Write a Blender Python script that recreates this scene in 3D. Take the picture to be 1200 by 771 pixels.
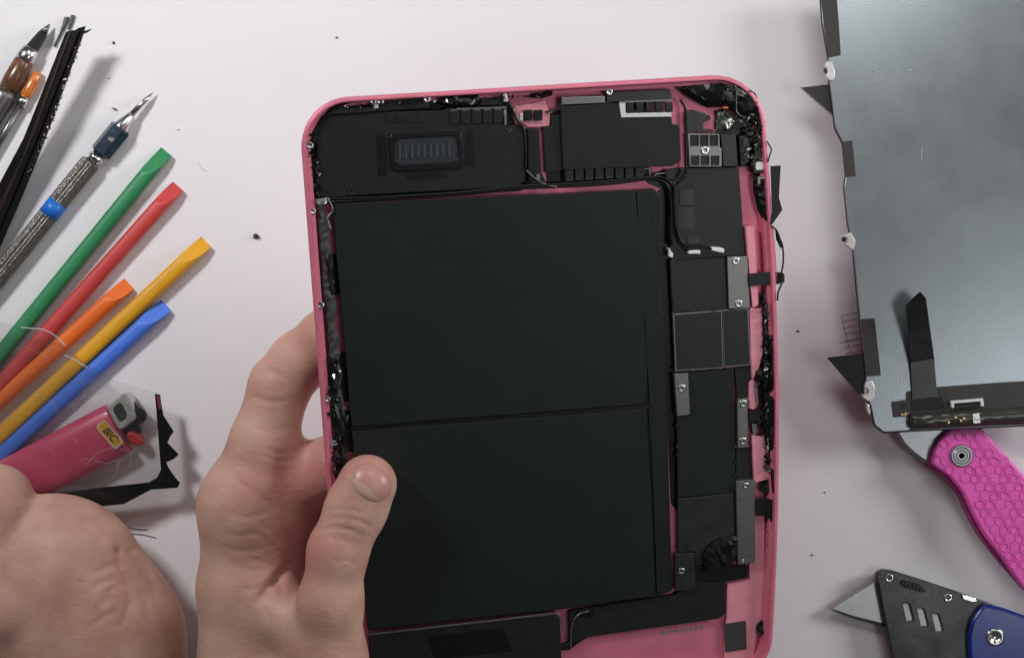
import bpy, bmesh, math, random
import numpy as np
from mathutils import Vector, Matrix

for o in list(bpy.data.objects):
    bpy.data.objects.remove(o)
scene = bpy.context.scene
COL = scene.collection
S = 0.001                      # everything below is written in millimetres
H, VIEW_W = 700.0, 461.0       # camera height, width of table in view
FPX = 1200 * H / VIEW_W

# ------------------------------------------------------------------ camera, world, lamps
cam_d = bpy.data.cameras.new("camera")
cam = bpy.data.objects.new("camera", cam_d)
COL.objects.link(cam)
cam.location = (0, 0, H * S)
cam_d.sensor_fit = 'HORIZONTAL'
cam_d.sensor_width = 36.0
cam_d.lens = 36.0 * H / VIEW_W
cam_d.clip_start, cam_d.clip_end = 0.02, 20
scene.camera = cam

world = bpy.data.worlds.new("World")
scene.world = world
world.use_nodes = True
bg = world.node_tree.nodes["Background"]
bg.inputs[0].default_value = (0.82, 0.84, 0.86, 1)
bg.inputs[1].default_value = 0.07


def lamp(name, loc, target, size, power, col, spread=180):
    d = bpy.data.lights.new(name, 'AREA')
    d.shape = 'RECTANGLE'
    d.size, d.size_y = size
    d.energy = power
    d.color = col
    d.spread = math.radians(spread)
    o = bpy.data.objects.new(name, d)
    COL.objects.link(o)
    o.location = loc
    o.rotation_euler = (Vector(target) - Vector(loc)).to_track_quat('-Z', 'Y').to_euler()
    return o


lamp("softbox_left", (-0.42, 0.36, 0.52), (-0.09, 0.08, 0.0), (0.11, 0.11), 0.90, (1.0, 0.98, 0.99), 100)
lamp("softbox_right", (1.00, 0.27, 0.42), (0.12, 0.04, 0.0), (0.26, 0.26), 5.4, (1.0, 0.99, 0.985))
lamp("softbox_top", (0.14, 0.38, 0.50), (0.05, 0.14, 0.0), (0.36, 0.16), 0.36, (1.0, 0.995, 0.98), 110)
lamp("softbox_low", (0.58, -0.17, 0.92), (0.2, -0.02, 0.0), (0.30, 0.30), 0.92, (0.97, 0.99, 1.0))

scene.view_settings.view_transform = 'Standard'
scene.view_settings.look = 'None'
scene.view_settings.exposure = 0.0
scene.view_settings.gamma = 1.0
scene.render.engine = 'CYCLES'
scene.cycles.use_denoising = True
scene.cycles.max_bounces = 8
scene.cycles.transparent_max_bounces = 12
scene.render.filter_size = 1.9

# ------------------------------------------------------------------ materials
MATS = {}


def mat(name, col, rough=0.5, metal=0.0, var=0.12, vscale=120, bump=0.0, bscale=900, spec=0.5, sss=0.0, coat=0.0,
        stretch=None, rvar=0.1, dust=0.0):
    if name in MATS:
        return MATS[name]
    m = bpy.data.materials.new(name)
    m.use_nodes = True
    nt = m.node_tree
    N, L = nt.nodes, nt.links
    p = N["Principled BSDF"]
    p.inputs["Roughness"].default_value = rough
    p.inputs["Metallic"].default_value = metal
    p.inputs["Specular IOR Level"].default_value = spec
    p.inputs["Coat Weight"].default_value = coat
    p.inputs["Coat Roughness"].default_value = 0.15
    if sss:
        p.inputs["Subsurface Weight"].default_value = sss
        p.inputs["Subsurface Radius"].default_value = (0.004, 0.0018, 0.001)
        p.inputs["Subsurface Scale"].default_value = 0.6
    tc = N.new("ShaderNodeTexCoord")
    src = tc.outputs["Object"]
    if stretch:
        mp = N.new("ShaderNodeMapping")
        mp.inputs["Scale"].default_value = stretch
        L.new(src, mp.inputs["Vector"])
        src = mp.outputs[0]
    nz = N.new("ShaderNodeTexNoise")
    nz.inputs["Scale"].default_value = vscale
    nz.inputs["Detail"].default_value = 6
    nz.inputs["Roughness"].default_value = 0.65
    L.new(src, nz.inputs["Vector"])
    rp = N.new("ShaderNodeValToRGB")
    rp.color_ramp.elements[0].position = 0.3
    rp.color_ramp.elements[1].position = 0.7
    a = [max(0, c * (1 - var)) for c in col]
    b = [min(1, c * (1 + var)) for c in col]
    rp.color_ramp.elements[0].color = (*a, 1)
    rp.color_ramp.elements[1].color = (*b, 1)
    L.new(nz.outputs[0], rp.inputs[0])
    colour = rp.outputs[0]
    if dust:
        vz = N.new("ShaderNodeTexNoise")
        vz.inputs["Scale"].default_value = 2600
        vz.inputs["Detail"].default_value = 2
        L.new(tc.outputs["Object"], vz.inputs["Vector"])
        dr = N.new("ShaderNodeValToRGB")
        dr.color_ramp.elements[0].position = 0.66
        dr.color_ramp.elements[1].position = 0.78
        dr.color_ramp.elements[1].color = (dust, dust, dust, 1)
        L.new(vz.outputs[0], dr.inputs[0])
        mx = N.new("ShaderNodeMix")
        mx.data_type = 'RGBA'
        L.new(dr.outputs[0], mx.inputs[0])
        L.new(colour, mx.inputs[6])
        mx.inputs[7].default_value = (0.5, 0.5, 0.5, 1)
        colour = mx.outputs[2]
    L.new(colour, p.inputs["Base Color"])
    if rvar:
        mr = N.new("ShaderNodeMapRange")
        mr.inputs[3].default_value = max(0.02, rough - rvar)
        mr.inputs[4].default_value = min(1, rough + rvar)
        L.new(nz.outputs[0], mr.inputs[0])
        L.new(mr.outputs[0], p.inputs["Roughness"])
    if bump:
        bz = N.new("ShaderNodeTexNoise")
        bz.inputs["Scale"].default_value = bscale
        bz.inputs["Detail"].default_value = 4
        L.new(src, bz.inputs["Vector"])
        bp = N.new("ShaderNodeBump")
        bp.inputs["Strength"].default_value = bump
        bp.inputs["Distance"].default_value = 0.0006
        L.new(bz.outputs[0], bp.inputs["Height"])
        L.new(bp.outputs[0], p.inputs["Normal"])
    MATS[name] = m
    return m


M_table = mat("white_table", (0.79, 0.778, 0.80), 0.55, var=0.02, vscale=9, bump=0.08, bscale=700, spec=0.3)
M_pink = mat("pink_anodised", (0.71, 0.195, 0.285), 0.42, 0.35, var=0.06, vscale=90, bump=0.05, bscale=3000)
M_pinkfloor = mat("pink_inside", (0.80, 0.30, 0.37), 0.4, 0.2, var=0.08, vscale=120, bump=0.08, bscale=2000)
M_battery = mat("battery_wrap", (0.0100, 0.0132, 0.0132), 0.46, var=0.08, vscale=25, bump=0.05, bscale=120, spec=0.28)
M_print = mat("battery_print", (0.0085, 0.012, 0.012), 0.44, var=0.1, spec=0.28)
M_black = mat("black_plastic", (0.0105, 0.011, 0.0105), 0.46, var=0.15, vscale=200, bump=0.06, bscale=1500, dust=0.08, spec=0.32)
M_shield = mat("graphite_film", (0.012, 0.0145, 0.014), 0.40, var=0.2, vscale=90, bump=0.05, bscale=400, dust=0.12, spec=0.35)
M_dark = mat("black_tape", (0.004, 0.004, 0.004), 0.36, var=0.3, vscale=200, bump=0.06, bscale=400, spec=0.35)
M_gloss = mat("black_glass_residue", (0.006, 0.006, 0.007), 0.18, var=0.4, vscale=400)
M_steel = mat("brushed_steel", (0.21, 0.21, 0.20), 0.36, 0.9, var=0.12, vscale=140, stretch=(1, 6, 1), bump=0.08, bscale=700)
M_darksteel = mat("dark_steel", (0.045, 0.047, 0.046), 0.40, 0.75, var=0.15, vscale=160, bump=0.08, bscale=600)
M_bright = mat("bright_metal", (0.62, 0.62, 0.60), 0.38, 0.35, var=0.06)
M_chrome = mat("chrome", (0.62, 0.62, 0.61), 0.22, 1.0, var=0.1, vscale=300)
M_white = mat("white_plastic", (0.8, 0.8, 0.78), 0.4, var=0.03)
M_greypad = mat("grey_pad", (0.030, 0.034, 0.033), 0.6, var=0.1)
M_greyprint = mat("grey_print", (0.25, 0.20, 0.21), 0.6, var=0.2, vscale=600)
M_navy = mat("speaker_mesh", (0.014, 0.018, 0.025), 0.5, var=0.12, vscale=300)
M_slat = mat("speaker_slat", (0.036, 0.042, 0.052), 0.5, var=0.1)
M_copper = mat("orange_flex", (0.60, 0.13, 0.03), 0.4, 0.2)
M_foil = mat("crumpled_foil", (0.20, 0.21, 0.18), 0.3, 0.8, var=0.4, vscale=350, bump=0.8, bscale=350)
M_gold = mat("gold_contact", (0.75, 0.52, 0.2), 0.3, 0.9)


def skin_material():
    m = bpy.data.materials.new("skin")
    m.use_nodes = True
    N, L = m.node_tree.nodes, m.node_tree.links
    p = N["Principled BSDF"]
    tc = N.new("ShaderNodeTexCoord")
    n1 = N.new("ShaderNodeTexNoise")
    n1.inputs["Scale"].default_value = 60
    n1.inputs["Detail"].default_value = 5
    L.new(tc.outputs["Object"], n1.inputs["Vector"])
    rp = N.new("ShaderNodeValToRGB")
    e = rp.color_ramp.elements
    e[0].position, e[0].color = 0.30, (0.47, 0.243, 0.185, 1)
    e[1].position, e[1].color = 0.70, (0.60, 0.375, 0.295, 1)
    mid = rp.color_ramp.elements.new(0.5)
    mid.color = (0.54, 0.318, 0.245, 1)
    L.new(n1.outputs[0], rp.inputs[0])
    # redness carried per vertex: pads, knuckles and the inside of the grip are redder skin
    at = N.new("ShaderNodeAttribute")
    at.attribute_name = "redness"
    mx = N.new("ShaderNodeMix")
    mx.data_type = 'RGBA'
    L.new(at.outputs["Fac"], mx.inputs[0])
    L.new(rp.outputs[0], mx.inputs[6])
    mx.inputs[7].default_value = (0.53, 0.21, 0.18, 1)
    L.new(mx.outputs[2], p.inputs["Base Color"])
    p.inputs["Roughness"].default_value = 0.5
    p.inputs["Specular IOR Level"].default_value = 0.35
    p.inputs["Subsurface Weight"].default_value = 0.12
    p.inputs["Subsurface Radius"].default_value = (0.004, 0.0016, 0.0009)
    p.inputs["Subsurface Scale"].default_value = 0.7
    v = N.new("ShaderNodeTexVoronoi")
    v.feature = 'DISTANCE_TO_EDGE'
    v.inputs["Scale"].default_value = 900
    L.new(tc.outputs["Object"], v.inputs["Vector"])
    n2 = N.new("ShaderNodeTexNoise")
    n2.inputs["Scale"].default_value = 420
    n2.inputs["Detail"].default_value = 6
    mp = N.new("ShaderNodeMapping")
    mp.inputs["Scale"].default_value = (0.85, 1.3, 1)
    mp.inputs["Rotation"].default_value = (0, 0, 0.5)
    L.new(tc.outputs["Object"], mp.inputs["Vector"])
    L.new(mp.outputs[0], n2.inputs["Vector"])
    ad = N.new("ShaderNodeMath")
    ad.operation = 'MULTIPLY_ADD'
    ad.inputs[1].default_value = 0.35
    L.new(v.outputs["Distance"], ad.inputs[0])
    L.new(n2.outputs[0], ad.inputs[2])
    b = N.new("ShaderNodeBump")
    b.inputs["Strength"].default_value = 0.30
    b.inputs["Distance"].default_value = 0.0008
    L.new(ad.outputs[0], b.inputs["Height"])
    L.new(b.outputs[0], p.inputs["Normal"])
    return m


def clear_material(name, tint, refl, haze=0.0):
    m = bpy.data.materials.new(name)
    m.use_nodes = True
    N, L = m.node_tree.nodes, m.node_tree.links
    out = N["Material Output"]
    N.remove(N["Principled BSDF"])
    tr = N.new("ShaderNodeBsdfTransparent")
    tr.inputs[0].default_value = (*tint, 1)
    gl = N.new("ShaderNodeBsdfGlossy")
    gl.inputs["Roughness"].default_value = 0.06
    fr = N.new("ShaderNodeFresnel")
    fr.inputs[0].default_value = refl
    mx = N.new("ShaderNodeMixShader")
    L.new(fr.outputs[0], mx.inputs[0])
    L.new(tr.outputs[0], mx.inputs[1])
    L.new(gl.outputs[0], mx.inputs[2])
    res = mx
    if haze:
        df = N.new("ShaderNodeBsdfDiffuse")
        df.inputs[0].default_value = (0.7, 0.7, 0.7, 1)
        m2 = N.new("ShaderNodeMixShader")
        m2.inputs[0].default_value = haze
        L.new(mx.outputs[0], m2.inputs[1])
        L.new(df.outputs[0], m2.inputs[2])
        res = m2
    L.new(res.outputs[0], out.inputs[0])
    return m


M_skin = skin_material()
M_nail = mat("nail", (0.50, 0.25, 0.22), 0.36, var=0.06, vscale=150, sss=0.1)
M_lunula = mat("nail_base", (0.56, 0.36, 0.30), 0.36, var=0.05, vscale=150, sss=0.1)
M_clear = clear_material("clear_glass", (0.95, 0.955, 0.95), 1.4, 0.012)
M_film = clear_material("smoky_film", (0.30, 0.30, 0.30), 1.4, 0.03)
M_scratch_glint = mat("white_scratch_glint", (0.6, 0.6, 0.6), 0.4, var=0.05)


# ------------------------------------------------------------------ frames: a thing, its pose, and its parts
def rotm(a, b, c):
    return np.array(Matrix.Rotation(c, 3, 'Z') @ Matrix.Rotation(b, 3, 'Y') @ Matrix.Rotation(a, 3, 'X'))


def W(px, py, z):
    """the point of the room at height z (mm) that lies at this place of the photograph"""
    k = (H - z) / FPX
    return np.array([(px - 600) * k, (385.5 - py) * k, z])


class Thing:
    def __init__(self, name, label, cat, t, rot=(0, 0, 0), group=None):
        o = bpy.data.objects.new(name, None)
        COL.objects.link(o)
        o.empty_display_size = 0.01
        o.location = [v * S for v in t]
        o.rotation_euler = rot
        o['label'], o['category'] = label, cat
        if group:
            o['group'] = group
        self.o, self.t, self.R = o, np.array(t, float), rotm(*rot)
        self.loc = {o.name: np.zeros(3)}

    def at(self, px, py, z):
        d = np.array([(px - 600) / FPX, (385.5 - py) / FPX, -1.0])
        cl = self.R.T @ (np.array([0, 0, H]) - self.t)
        dl = self.R.T @ d
        return cl + (z - cl[2]) / dl[2] * dl

    def world(self, p):
        return self.R @ np.array(p) + self.t

    def link(self, name, me, m, parent=None, centre=None, smooth=False):
        """me: mesh in local mm coordinates; it becomes a part (or, with parent, a sub-part)"""
        parent = parent or self.o
        n = len(me.vertices)
        co = np.empty(n * 3)
        me.vertices.foreach_get("co", co)
        co = co.reshape(-1, 3)
        c = (co.min(0) + co.max(0)) / 2 if centre is None else np.array(centre)
        me.vertices.foreach_set("co", ((co - c) * S).ravel())
        me.update()
        if smooth:
            me.polygons.foreach_set("use_smooth", [True] * len(me.polygons))
        me.materials.clear()
        me.materials.append(m)
        o = bpy.data.objects.new(name, me)
        COL.objects.link(o)
        o.parent = parent
        o.location = (c - self.loc[parent.name]) * S
        self.loc[o.name] = c
        return o

    def copy_mesh(self, name, me, m_index_obj, c, parent=None, scale=(1, 1, 1), rot=(0, 0, 0)):
        parent = parent or self.o
        o = bpy.data.objects.new(name, me)
        COL.objects.link(o)
        o.parent = parent
        o.location = (np.array(c) - self.loc[parent.name]) * S
        o.scale = scale
        o.rotation_euler = rot
        self.loc[o.name] = np.array(c)
        return o


def fillet(pts, r, n=4):
    if not r:
        return pts
    out = []
    k = len(pts)
    for i in range(k):
        p0, p1, p2 = (np.array(pts[j % k], float) for j in (i - 1, i, i + 1))
        a, b = p0 - p1, p2 - p1
        la, lb = np.linalg.norm(a), np.linalg.norm(b)
        rr = min(r, la * 0.45, lb * 0.45)
        A, B = p1 + a / la * rr, p1 + b / lb * rr
        for q in range(n + 1):
            t = q / n
            out.append(tuple((1 - t) ** 2 * A + 2 * t * (1 - t) * p1 + t * t * B))
    return out


def curve_prism(loops, z0, z1, bev):
    c = bpy.data.curves.new("outline", 'CURVE')
    c.dimensions = '2D'
    c.fill_mode = 'BOTH'
    h = (z1 - z0) / 2
    bev = min(bev, h * 0.9)
    c.extrude = h - bev
    c.bevel_depth = bev
    c.offset = -bev
    c.bevel_resolution = 1
    for pts in loops:
        s = c.splines.new('POLY')
        s.points.add(len(pts) - 1)
        for p, q in zip(s.points, pts):
            p.co = (q[0], q[1], 0, 1)
        s.use_cyclic_u = True
    o = bpy.data.objects.new("outline", c)
    me = bpy.data.meshes.new_from_object(o)
    bpy.data.objects.remove(o)
    bpy.data.curves.remove(c)
    bm = bmesh.new()
    bm.from_mesh(me)
    bmesh.ops.remove_doubles(bm, verts=bm.verts, dist=1e-5)
    for v in bm.verts:
        v.co.z += (z0 + z1) / 2
    bm.to_mesh(me)
    bm.free()
    return me


def prism(T, name, pts, z0, z1, m, bev=0.15, rnd=0, holes=(), parent=None, local=False):
    def cv(ps):
        return [tuple(q[:2]) if local else tuple(T.at(q[0], q[1], z1)[:2]) for q in ps]
    loops = [fillet(cv(pts), rnd)] + [fillet(cv(h), rnd * 0.7) for h in holes]
    return T.link(name, curve_prism(loops, z0, z1, bev), m, parent)


def rect(cx, cy, w, h, a=0.0):
    ca, sa = math.cos(a), math.sin(a)
    return [(cx + x * ca - y * sa, cy + x * sa + y * ca) for x, y in ((-w / 2, -h / 2), (w / 2, -h / 2), (w / 2, h / 2), (-w / 2, h / 2))]


def catmull(P, n=6):
    P = [np.array(p, float) for p in P]
    if len(P) < 3:
        return P
    Q = [2 * P[0] - P[1]] + P + [2 * P[-1] - P[-2]]
    out = []
    for i in range(1, len(Q) - 2):
        for k in range(n):
            t = k / n
            a, b, c, d = Q[i - 1:i + 3]
            out.append(0.5 * ((2 * b) + (c - a) * t + (2 * a - 5 * b + 4 * c - d) * t * t + (3 * b - a - 3 * c + d) * t ** 3))
    out.append(P[-1])
    return out


def sweep(path, rad, seg=10, flat=1.0, smooth_path=True):
    """tube mesh along local points; rad a number or a list"""
    P = catmull(path) if smooth_path else [np.array(p, float) for p in path]
    n = len(P)
    r = np.interp(np.linspace(0, 1, n), np.linspace(0, 1, len(rad)), rad) if hasattr(rad, '__len__') else [rad] * n
    vs, fs = [], []
    for i, p in enumerate(P):
        t = P[min(i + 1, n - 1)] - P[max(i - 1, 0)]
        t = t / (np.linalg.norm(t) + 1e-9)
        up = np.array([0, 0, 1.0]) if abs(t[2]) < 0.95 else np.array([1.0, 0, 0])
        s = np.cross(t, up)
        s /= np.linalg.norm(s)
        u = np.cross(s, t)
        for k in range(seg):
            a = 2 * math.pi * k / seg
            vs.append(p + r[i] * (math.cos(a) * s + flat * math.sin(a) * u))
    for i in range(n - 1):
        for k in range(seg):
            a, b = i * seg + k, i * seg + (k + 1) % seg
            fs.append((a, b, b + seg, a + seg))
    fs.append(tuple(range(seg))[::-1])
    fs.append(tuple(range((n - 1) * seg, n * seg)))
    me = bpy.data.meshes.new("sweep")
    me.from_pydata([tuple(v) for v in vs], [], fs)
    me.update()
    return me


def tube(T, name, pts, z, r_px, m, parent=None, flat=1.0, seg=8):
    P = [T.at(q[0], q[1], q[2] if len(q) > 2 else z) for q in pts]
    return T.link(name, sweep(P, r_px * 0.33, seg, flat), m, parent, smooth=True)


def lathe_between(p0, p1, prof, seg=24, fn=None):
    """prof: list of (distance along axis mm, radius mm)"""
    p0, p1 = np.array(p0, float), np.array(p1, float)
    t = (p1 - p0) / np.linalg.norm(p1 - p0)
    up = np.array([0, 0, 1.0]) if abs(t[2]) < 0.9 else np.array([1.0, 0, 0])
    s = np.cross(t, up)
    s /= np.linalg.norm(s)
    u = np.cross(s, t)
    vs, fs = [], []
    for d, r in prof:
        for k in range(seg):
            a = 2 * math.pi * k / seg
            rr = r * (fn(k) if fn else 1)
            vs.append(p0 + t * d + rr * (math.cos(a) * s + math.sin(a) * u))
    for i in range(len(prof) - 1):
        for k in range(seg):
            a, b = i * seg + k, i * seg + (k + 1) % seg
            fs.append((a, b, b + seg, a + seg))
    fs.append(tuple(range(seg))[::-1])
    fs.append(tuple(range((len(prof) - 1) * seg, len(prof) * seg)))
    me = bpy.data.meshes.new("lathe")
    me.from_pydata([tuple(v) for v in vs], [], fs)
    me.update()
    return me


def shards_mesh(T, pts, n, size, zr, rng, spread):
    """small broken slivers lying along a line of photo points"""
    P = catmull([T.at(p[0], p[1], zr[0]) for p in pts], 8)
    vs, fs = [], []
    for _ in range(n):
        c = P[rng.randrange(len(P))].copy()
        c[0] += rng.gauss(0, spread)
        c[1] += rng.gauss(0, spread * 0.8)
        c[2] = rng.uniform(*zr)
        if T is TB:                                     # nothing lies outside the walls of the housing
            c[0] = max(-86.8, min(c[0], 89.0 - 4.0 * (c[1] / 105) ** 2 - rng.random()))
            c[1] = min(c[1], 121.5 - rng.random())
            rr = math.hypot(max(0, abs(c[0]) - 71), max(0, c[1] - 105.5))
            if rr > 15.5:
                sg = 71 if c[0] > 0 else -71
                c[0], c[1] = sg + (c[0] - sg) * 15.5 / rr, 105.5 + (c[1] - 105.5) * 15.5 / rr
        a = rng.uniform(0, 6.28)
        l, w = rng.uniform(0.4, 1) * size, rng.uniform(0.15, 0.5) * size
        tx, ty = rng.uniform(-0.7, 0.7), rng.uniform(-0.7, 0.7)
        b = len(vs)
        q = [(-l, -w * .4), (l * .3, -w), (l, w * .2), (-l * .2, w)]
        for zz in (0, 0.35):
            for x, y in q:
                X, Y = x * math.cos(a) - y * math.sin(a), x * math.sin(a) + y * math.cos(a)
                vs.append((c[0] + X, c[1] + Y, c[2] + X * tx + Y * ty + zz))
        fs += [(b, b + 3, b + 2, b + 1), (b + 4, b + 5, b + 6, b + 7)]
        fs += [(b + i, b + (i + 1) % 4, b + 4 + (i + 1) % 4, b + 4 + i) for i in range(4)]
    me = bpy.data.meshes.new("shards")
    me.from_pydata(vs, [], fs)
    me.update()
    return me


def crumple(T, pts, z0, z1, amp, m, name, parent=None, seed=1, cuts=4):
    """a creased piece of tape: thick sheet with folded facets"""
    rng = random.Random(seed)
    P = [T.at(p[0], p[1], z1)[:2] for p in pts]
    bm = bmesh.new()
    bot = [bm.verts.new((p[0], p[1], z0)) for p in P]
    f = bm.faces.new(bot)
    bmesh.ops.triangulate(bm, faces=[f])
    bmesh.ops.subdivide_edges(bm, edges=bm.edges[:], cuts=cuts, use_grid_fill=True)
    bmesh.ops.triangulate(bm, faces=bm.faces[:])
    for v in bm.verts:
        edge = v.is_boundary
        v.co.z = z0 + (z1 - z0) * (0.5 if edge else 1) + rng.uniform(-amp, amp) * (0.4 if edge else 1)
    g = bmesh.ops.extrude_face_region(bm, geom=bm.faces[:])
    for v in [x for x in g['geom'] if isinstance(x, bmesh.types.BMVert)]:
        v.co.z -= 0.25
    bmesh.ops.recalc_face_normals(bm, faces=bm.faces[:])
    me = bpy.data.meshes.new(name)
    bm.to_mesh(me)
    bm.free()
    return T.link(name, me, m, parent)


# screw head shared by everything that is screwed down (radius 1 mm)
def screw_mesh():
    me = lathe_between((0, 0, -1), (0, 0, 0.3), [(0, 0.95), (0.9, 1.0), (1.1, 0.92), (1.2, 0.62), (1.1, 0.45), (0.8, 0.40), (0.7, 0.01)], 18)
    for v in me.vertices:
        v.co *= S
    me.polygons.foreach_set("use_smooth", [True] * len(me.polygons))
    me.materials.append(M_chrome)
    return me


SCREW = screw_mesh()
DARKSCREW = SCREW.copy()
DARKSCREW.materials.clear()
DARKSCREW.materials.append(M_darksteel)


def screw(T, px, py, z, r_px, parent=None, dark=False):
    return T.copy_mesh("screw", DARKSCREW if dark else SCREW, None, T.at(px, py, z), parent, (r_px * 0.33,) * 2 + (0.6,))


# ------------------------------------------------------------------ the table
def table():
    me = bpy.data.meshes.new("table_top")
    bm = bmesh.new()
    bmesh.ops.create_cube(bm, size=1)
    for v in bm.verts:
        v.co = Vector((v.co.x * 2.2, v.co.y * 1.6, v.co.z * 0.03 - 0.015))
    bmesh.ops.bevel(bm, geom=bm.edges[:], offset=0.004, segments=2, affect='EDGES')
    bm.to_mesh(me)
    bm.free()
    me.materials.append(M_table)
    o = bpy.data.objects.new("table_top", me)
    COL.objects.link(o)
    o['kind'] = 'structure'
    o['label'] = 'white work table top under everything'


table()

# ------------------------------------------------------------------ the opened tablet
TB = Thing("opened_tablet", "opened pink tablet held in the hand, screen removed to show battery and circuit boards", "tablet",
           (15.327, -29.545, 87.927), tuple(math.radians(a) for a in (12.140, 8.8775, 4.7543)))


def housing():
    prof = [(2.5, 0), (0.9, 0.5), (0.15, 1.6), (0, 3.0), (0, 6.0), (0.2, 6.7), (0.6, 7.0), (1.5, 7.0), (1.75, 6.7), (2.0, 5.2), (3.3, 5.0), (3.6, 1.0)]
    hw, ht, r0 = 89.75, 124.3, 18.5
    vs, fs = [], []
    n = 10

    def ring(ins):
        out = []
        r = r0 - ins
        for cx, cy, a0 in ((1, 1, 0), (-1, 1, 90), (-1, -1, 180), (1, -1, 270)):
            X, Y = cx * (hw - r0), cy * (ht - r0)
            for k in range(n + 1):
                a = math.radians(a0 + 90 * k / n)
                out.append([X + r * math.cos(a), Y + r * math.sin(a)])
            if (cx, cy) in ((1, -1), (-1, 1)):                 # extra points up the long sides, which are slightly bowed
                sgn = 1 if cx > 0 else -1
                for k in range(1, 8):
                    y = -sgn * (ht - r0) + sgn * 2 * (ht - r0) * k / 8
                    out.append([sgn * (hw - ins), y])
        for p in out:
            if p[0] > 0:
                p[0] += (1.7 - 4.0 * (p[1] / 105) ** 2) * min(1, p[0] / 60)
        return out
    for ins, z in prof:
        for p in ring(ins):
            vs.append((p[0], p[1], z))
    m = len(ring(0))
    for i in range(len(prof) - 1):
        for k in range(m):
            a, b = i * m + k, i * m + (k + 1) % m
            fs.append((a, b, b + m, a + m))
    fs.append(tuple(range(m))[::-1])
    fs.append(tuple(range((len(prof) - 1) * m, len(prof) * m)))
    me = bpy.data.meshes.new("housing")
    me.from_pydata(vs, [], fs)
    me.update()
    o = TB.link("housing", me, M_pink, centre=(0, 0, 0))
    for p in me.polygons:
        p.use_smooth = len(p.vertices) == 4
    me.set_sharp_from_angle(angle=math.radians(40))
    return o


HOUSING = housing()


def P(name, pts, z0, z1, m, bev=0.15, rnd=0.5, **k):
    return prism(TB, name, pts, z0, z1, m, bev, rnd, **k)


# battery
BAT = P("battery", [(389, 240), (745, 223), (768, 222), (774, 232), (788, 692), (768, 699), (656, 714), (431, 739), (413, 503)], 1.1, 4.1, M_battery, 0.3, 0.8)
P("battery_cell", [(390, 239), (744, 223), (752, 300), (756, 473.6), (412, 500)], 4.15, 5.2, M_battery, 0.22, 1.2, parent=BAT)
P("battery_cell", [(412.5, 505.6), (757, 479.6), (764, 600), (768, 698), (655, 713), (431, 737)], 4.15, 5.2, M_battery, 0.22, 1.2, parent=BAT)
P("battery_wrap", [(747, 224), (758, 224), (763, 272), (768, 274), (771, 334), (768, 337), (769, 373), (775, 376), (779, 480), (784, 690), (771, 697), (760, 482), (761, 470)],
  4.15, 4.75, M_battery, 0.2, 0.4, parent=BAT)
for i, (x0, x1, y) in enumerate([(500, 632, 300), (470, 636, 308), (470, 610, 322), (500, 625, 331), (468, 628, 344), (478, 560, 353)]):
    P("print_line", [(x0, y), (x1, y - (x1 - x0) * 0.045), (x1, y + 3 - (x1 - x0) * 0.045), (x0, y + 3)], 5.2, 5.23, M_print, 0.005, 0, parent=BAT)
for a, b in (((388, 298), (390, 346)), ((396, 413), (399, 471)), ((402, 482), (404, 530))):
    P("adhesive_tab", [(a[0], a[1]), (a[0] + 11, a[1] - 1), (b[0] + 11, b[1] - 1), (b[0], b[1])], 1.05, 1.9, M_black, 0.1, 0.3)

P("cell_gap", [(411, 500), (752, 474.4), (757, 472.5), (763, 471), (764, 479), (757, 480), (412, 507)], 4.12, 4.9, M_dark, 0.05, 0, parent=BAT)
# black lining under the boards
P("black_lining", [(366, 150), (374, 134), (388, 122), (405, 117), (590, 108), (598, 123), (604, 146), (617, 150), (618, 217), (610, 224), (384, 238), (367, 230)], 1.0, 1.09, M_dark, 0.02, 0.5)
P("black_lining", [(770, 224), (790, 214), (800, 300), (802, 440), (801, 575), (795, 600), (786, 590)], 1.0, 1.09, M_dark, 0.02, 0.5)
P("black_lining", [(642, 135), (660, 124), (700, 118), (664, 200), (664, 216), (640, 216)], 1.0, 1.09, M_dark, 0.02, 0.5)
P("black_lining", [(757, 205), (789, 197), (804, 196), (804, 216), (775, 222), (757, 214)], 1.0, 1.09, M_dark, 0.02, 0.5)
P("black_lining", [(838, 130), (890, 140), (896, 190), (872, 196), (806, 200), (806, 157), (838, 156)], 1.0, 1.09, M_dark, 0.02, 0.5)
# speaker module, upper left
SPK = P("speaker_module", [(371, 136), (440, 131), (520, 130), (524, 127), (592, 126), (593, 147), (605, 147), (615, 156), (616, 209), (609, 219), (410, 230), (380, 233), (371, 228)],
        1.1, 4.6, M_black, 0.35, 1.3)
P("grille_frame", [(455, 156), (541, 152), (545, 197), (458, 202)], 4.6, 5.4, M_dark, 0.3, 3.5, holes=[[(463, 163), (535, 159), (538, 189), (465, 193)]], parent=SPK)
P("grille_screen", [(461, 161), (537, 157), (540, 191), (463, 195)], 4.6, 4.85, M_navy, 0.05, 2.5, parent=SPK)
for k in range(9):
    x = 468.5 + k * 7.25
    y = 178.5 - k * 0.35
    P("grille_slat", [(x - 1.5, y - 8), (x + 1.2, y - 8), (x + 1.8, y + 8), (x - 0.9, y + 8)], 4.85, 5.15, M_slat, 0.08, 0.25, parent=SPK)
P("foam_pad", [(441, 159), (452, 158), (454, 206), (443, 207)], 4.6, 4.72, M_dark, 0.03, 1.2, parent=SPK)
P("foam_pad", [(545, 151), (554, 150), (557, 194), (548, 196)], 4.6, 4.72, M_dark, 0.03, 1.2, parent=SPK)
P("foam_pad", [(475, 204), (524, 201), (524, 209), (477, 211)], 4.6, 4.72, M_dark, 0.03, 1.2, parent=SPK)
P("metal_clip", [(408, 220), (415, 219), (415, 229), (408, 229)], 4.6, 5.0, M_darksteel, 0.1, 0.2, holes=[[(410, 222), (413, 222), (413, 226), (410, 226)]], parent=SPK)
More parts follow.
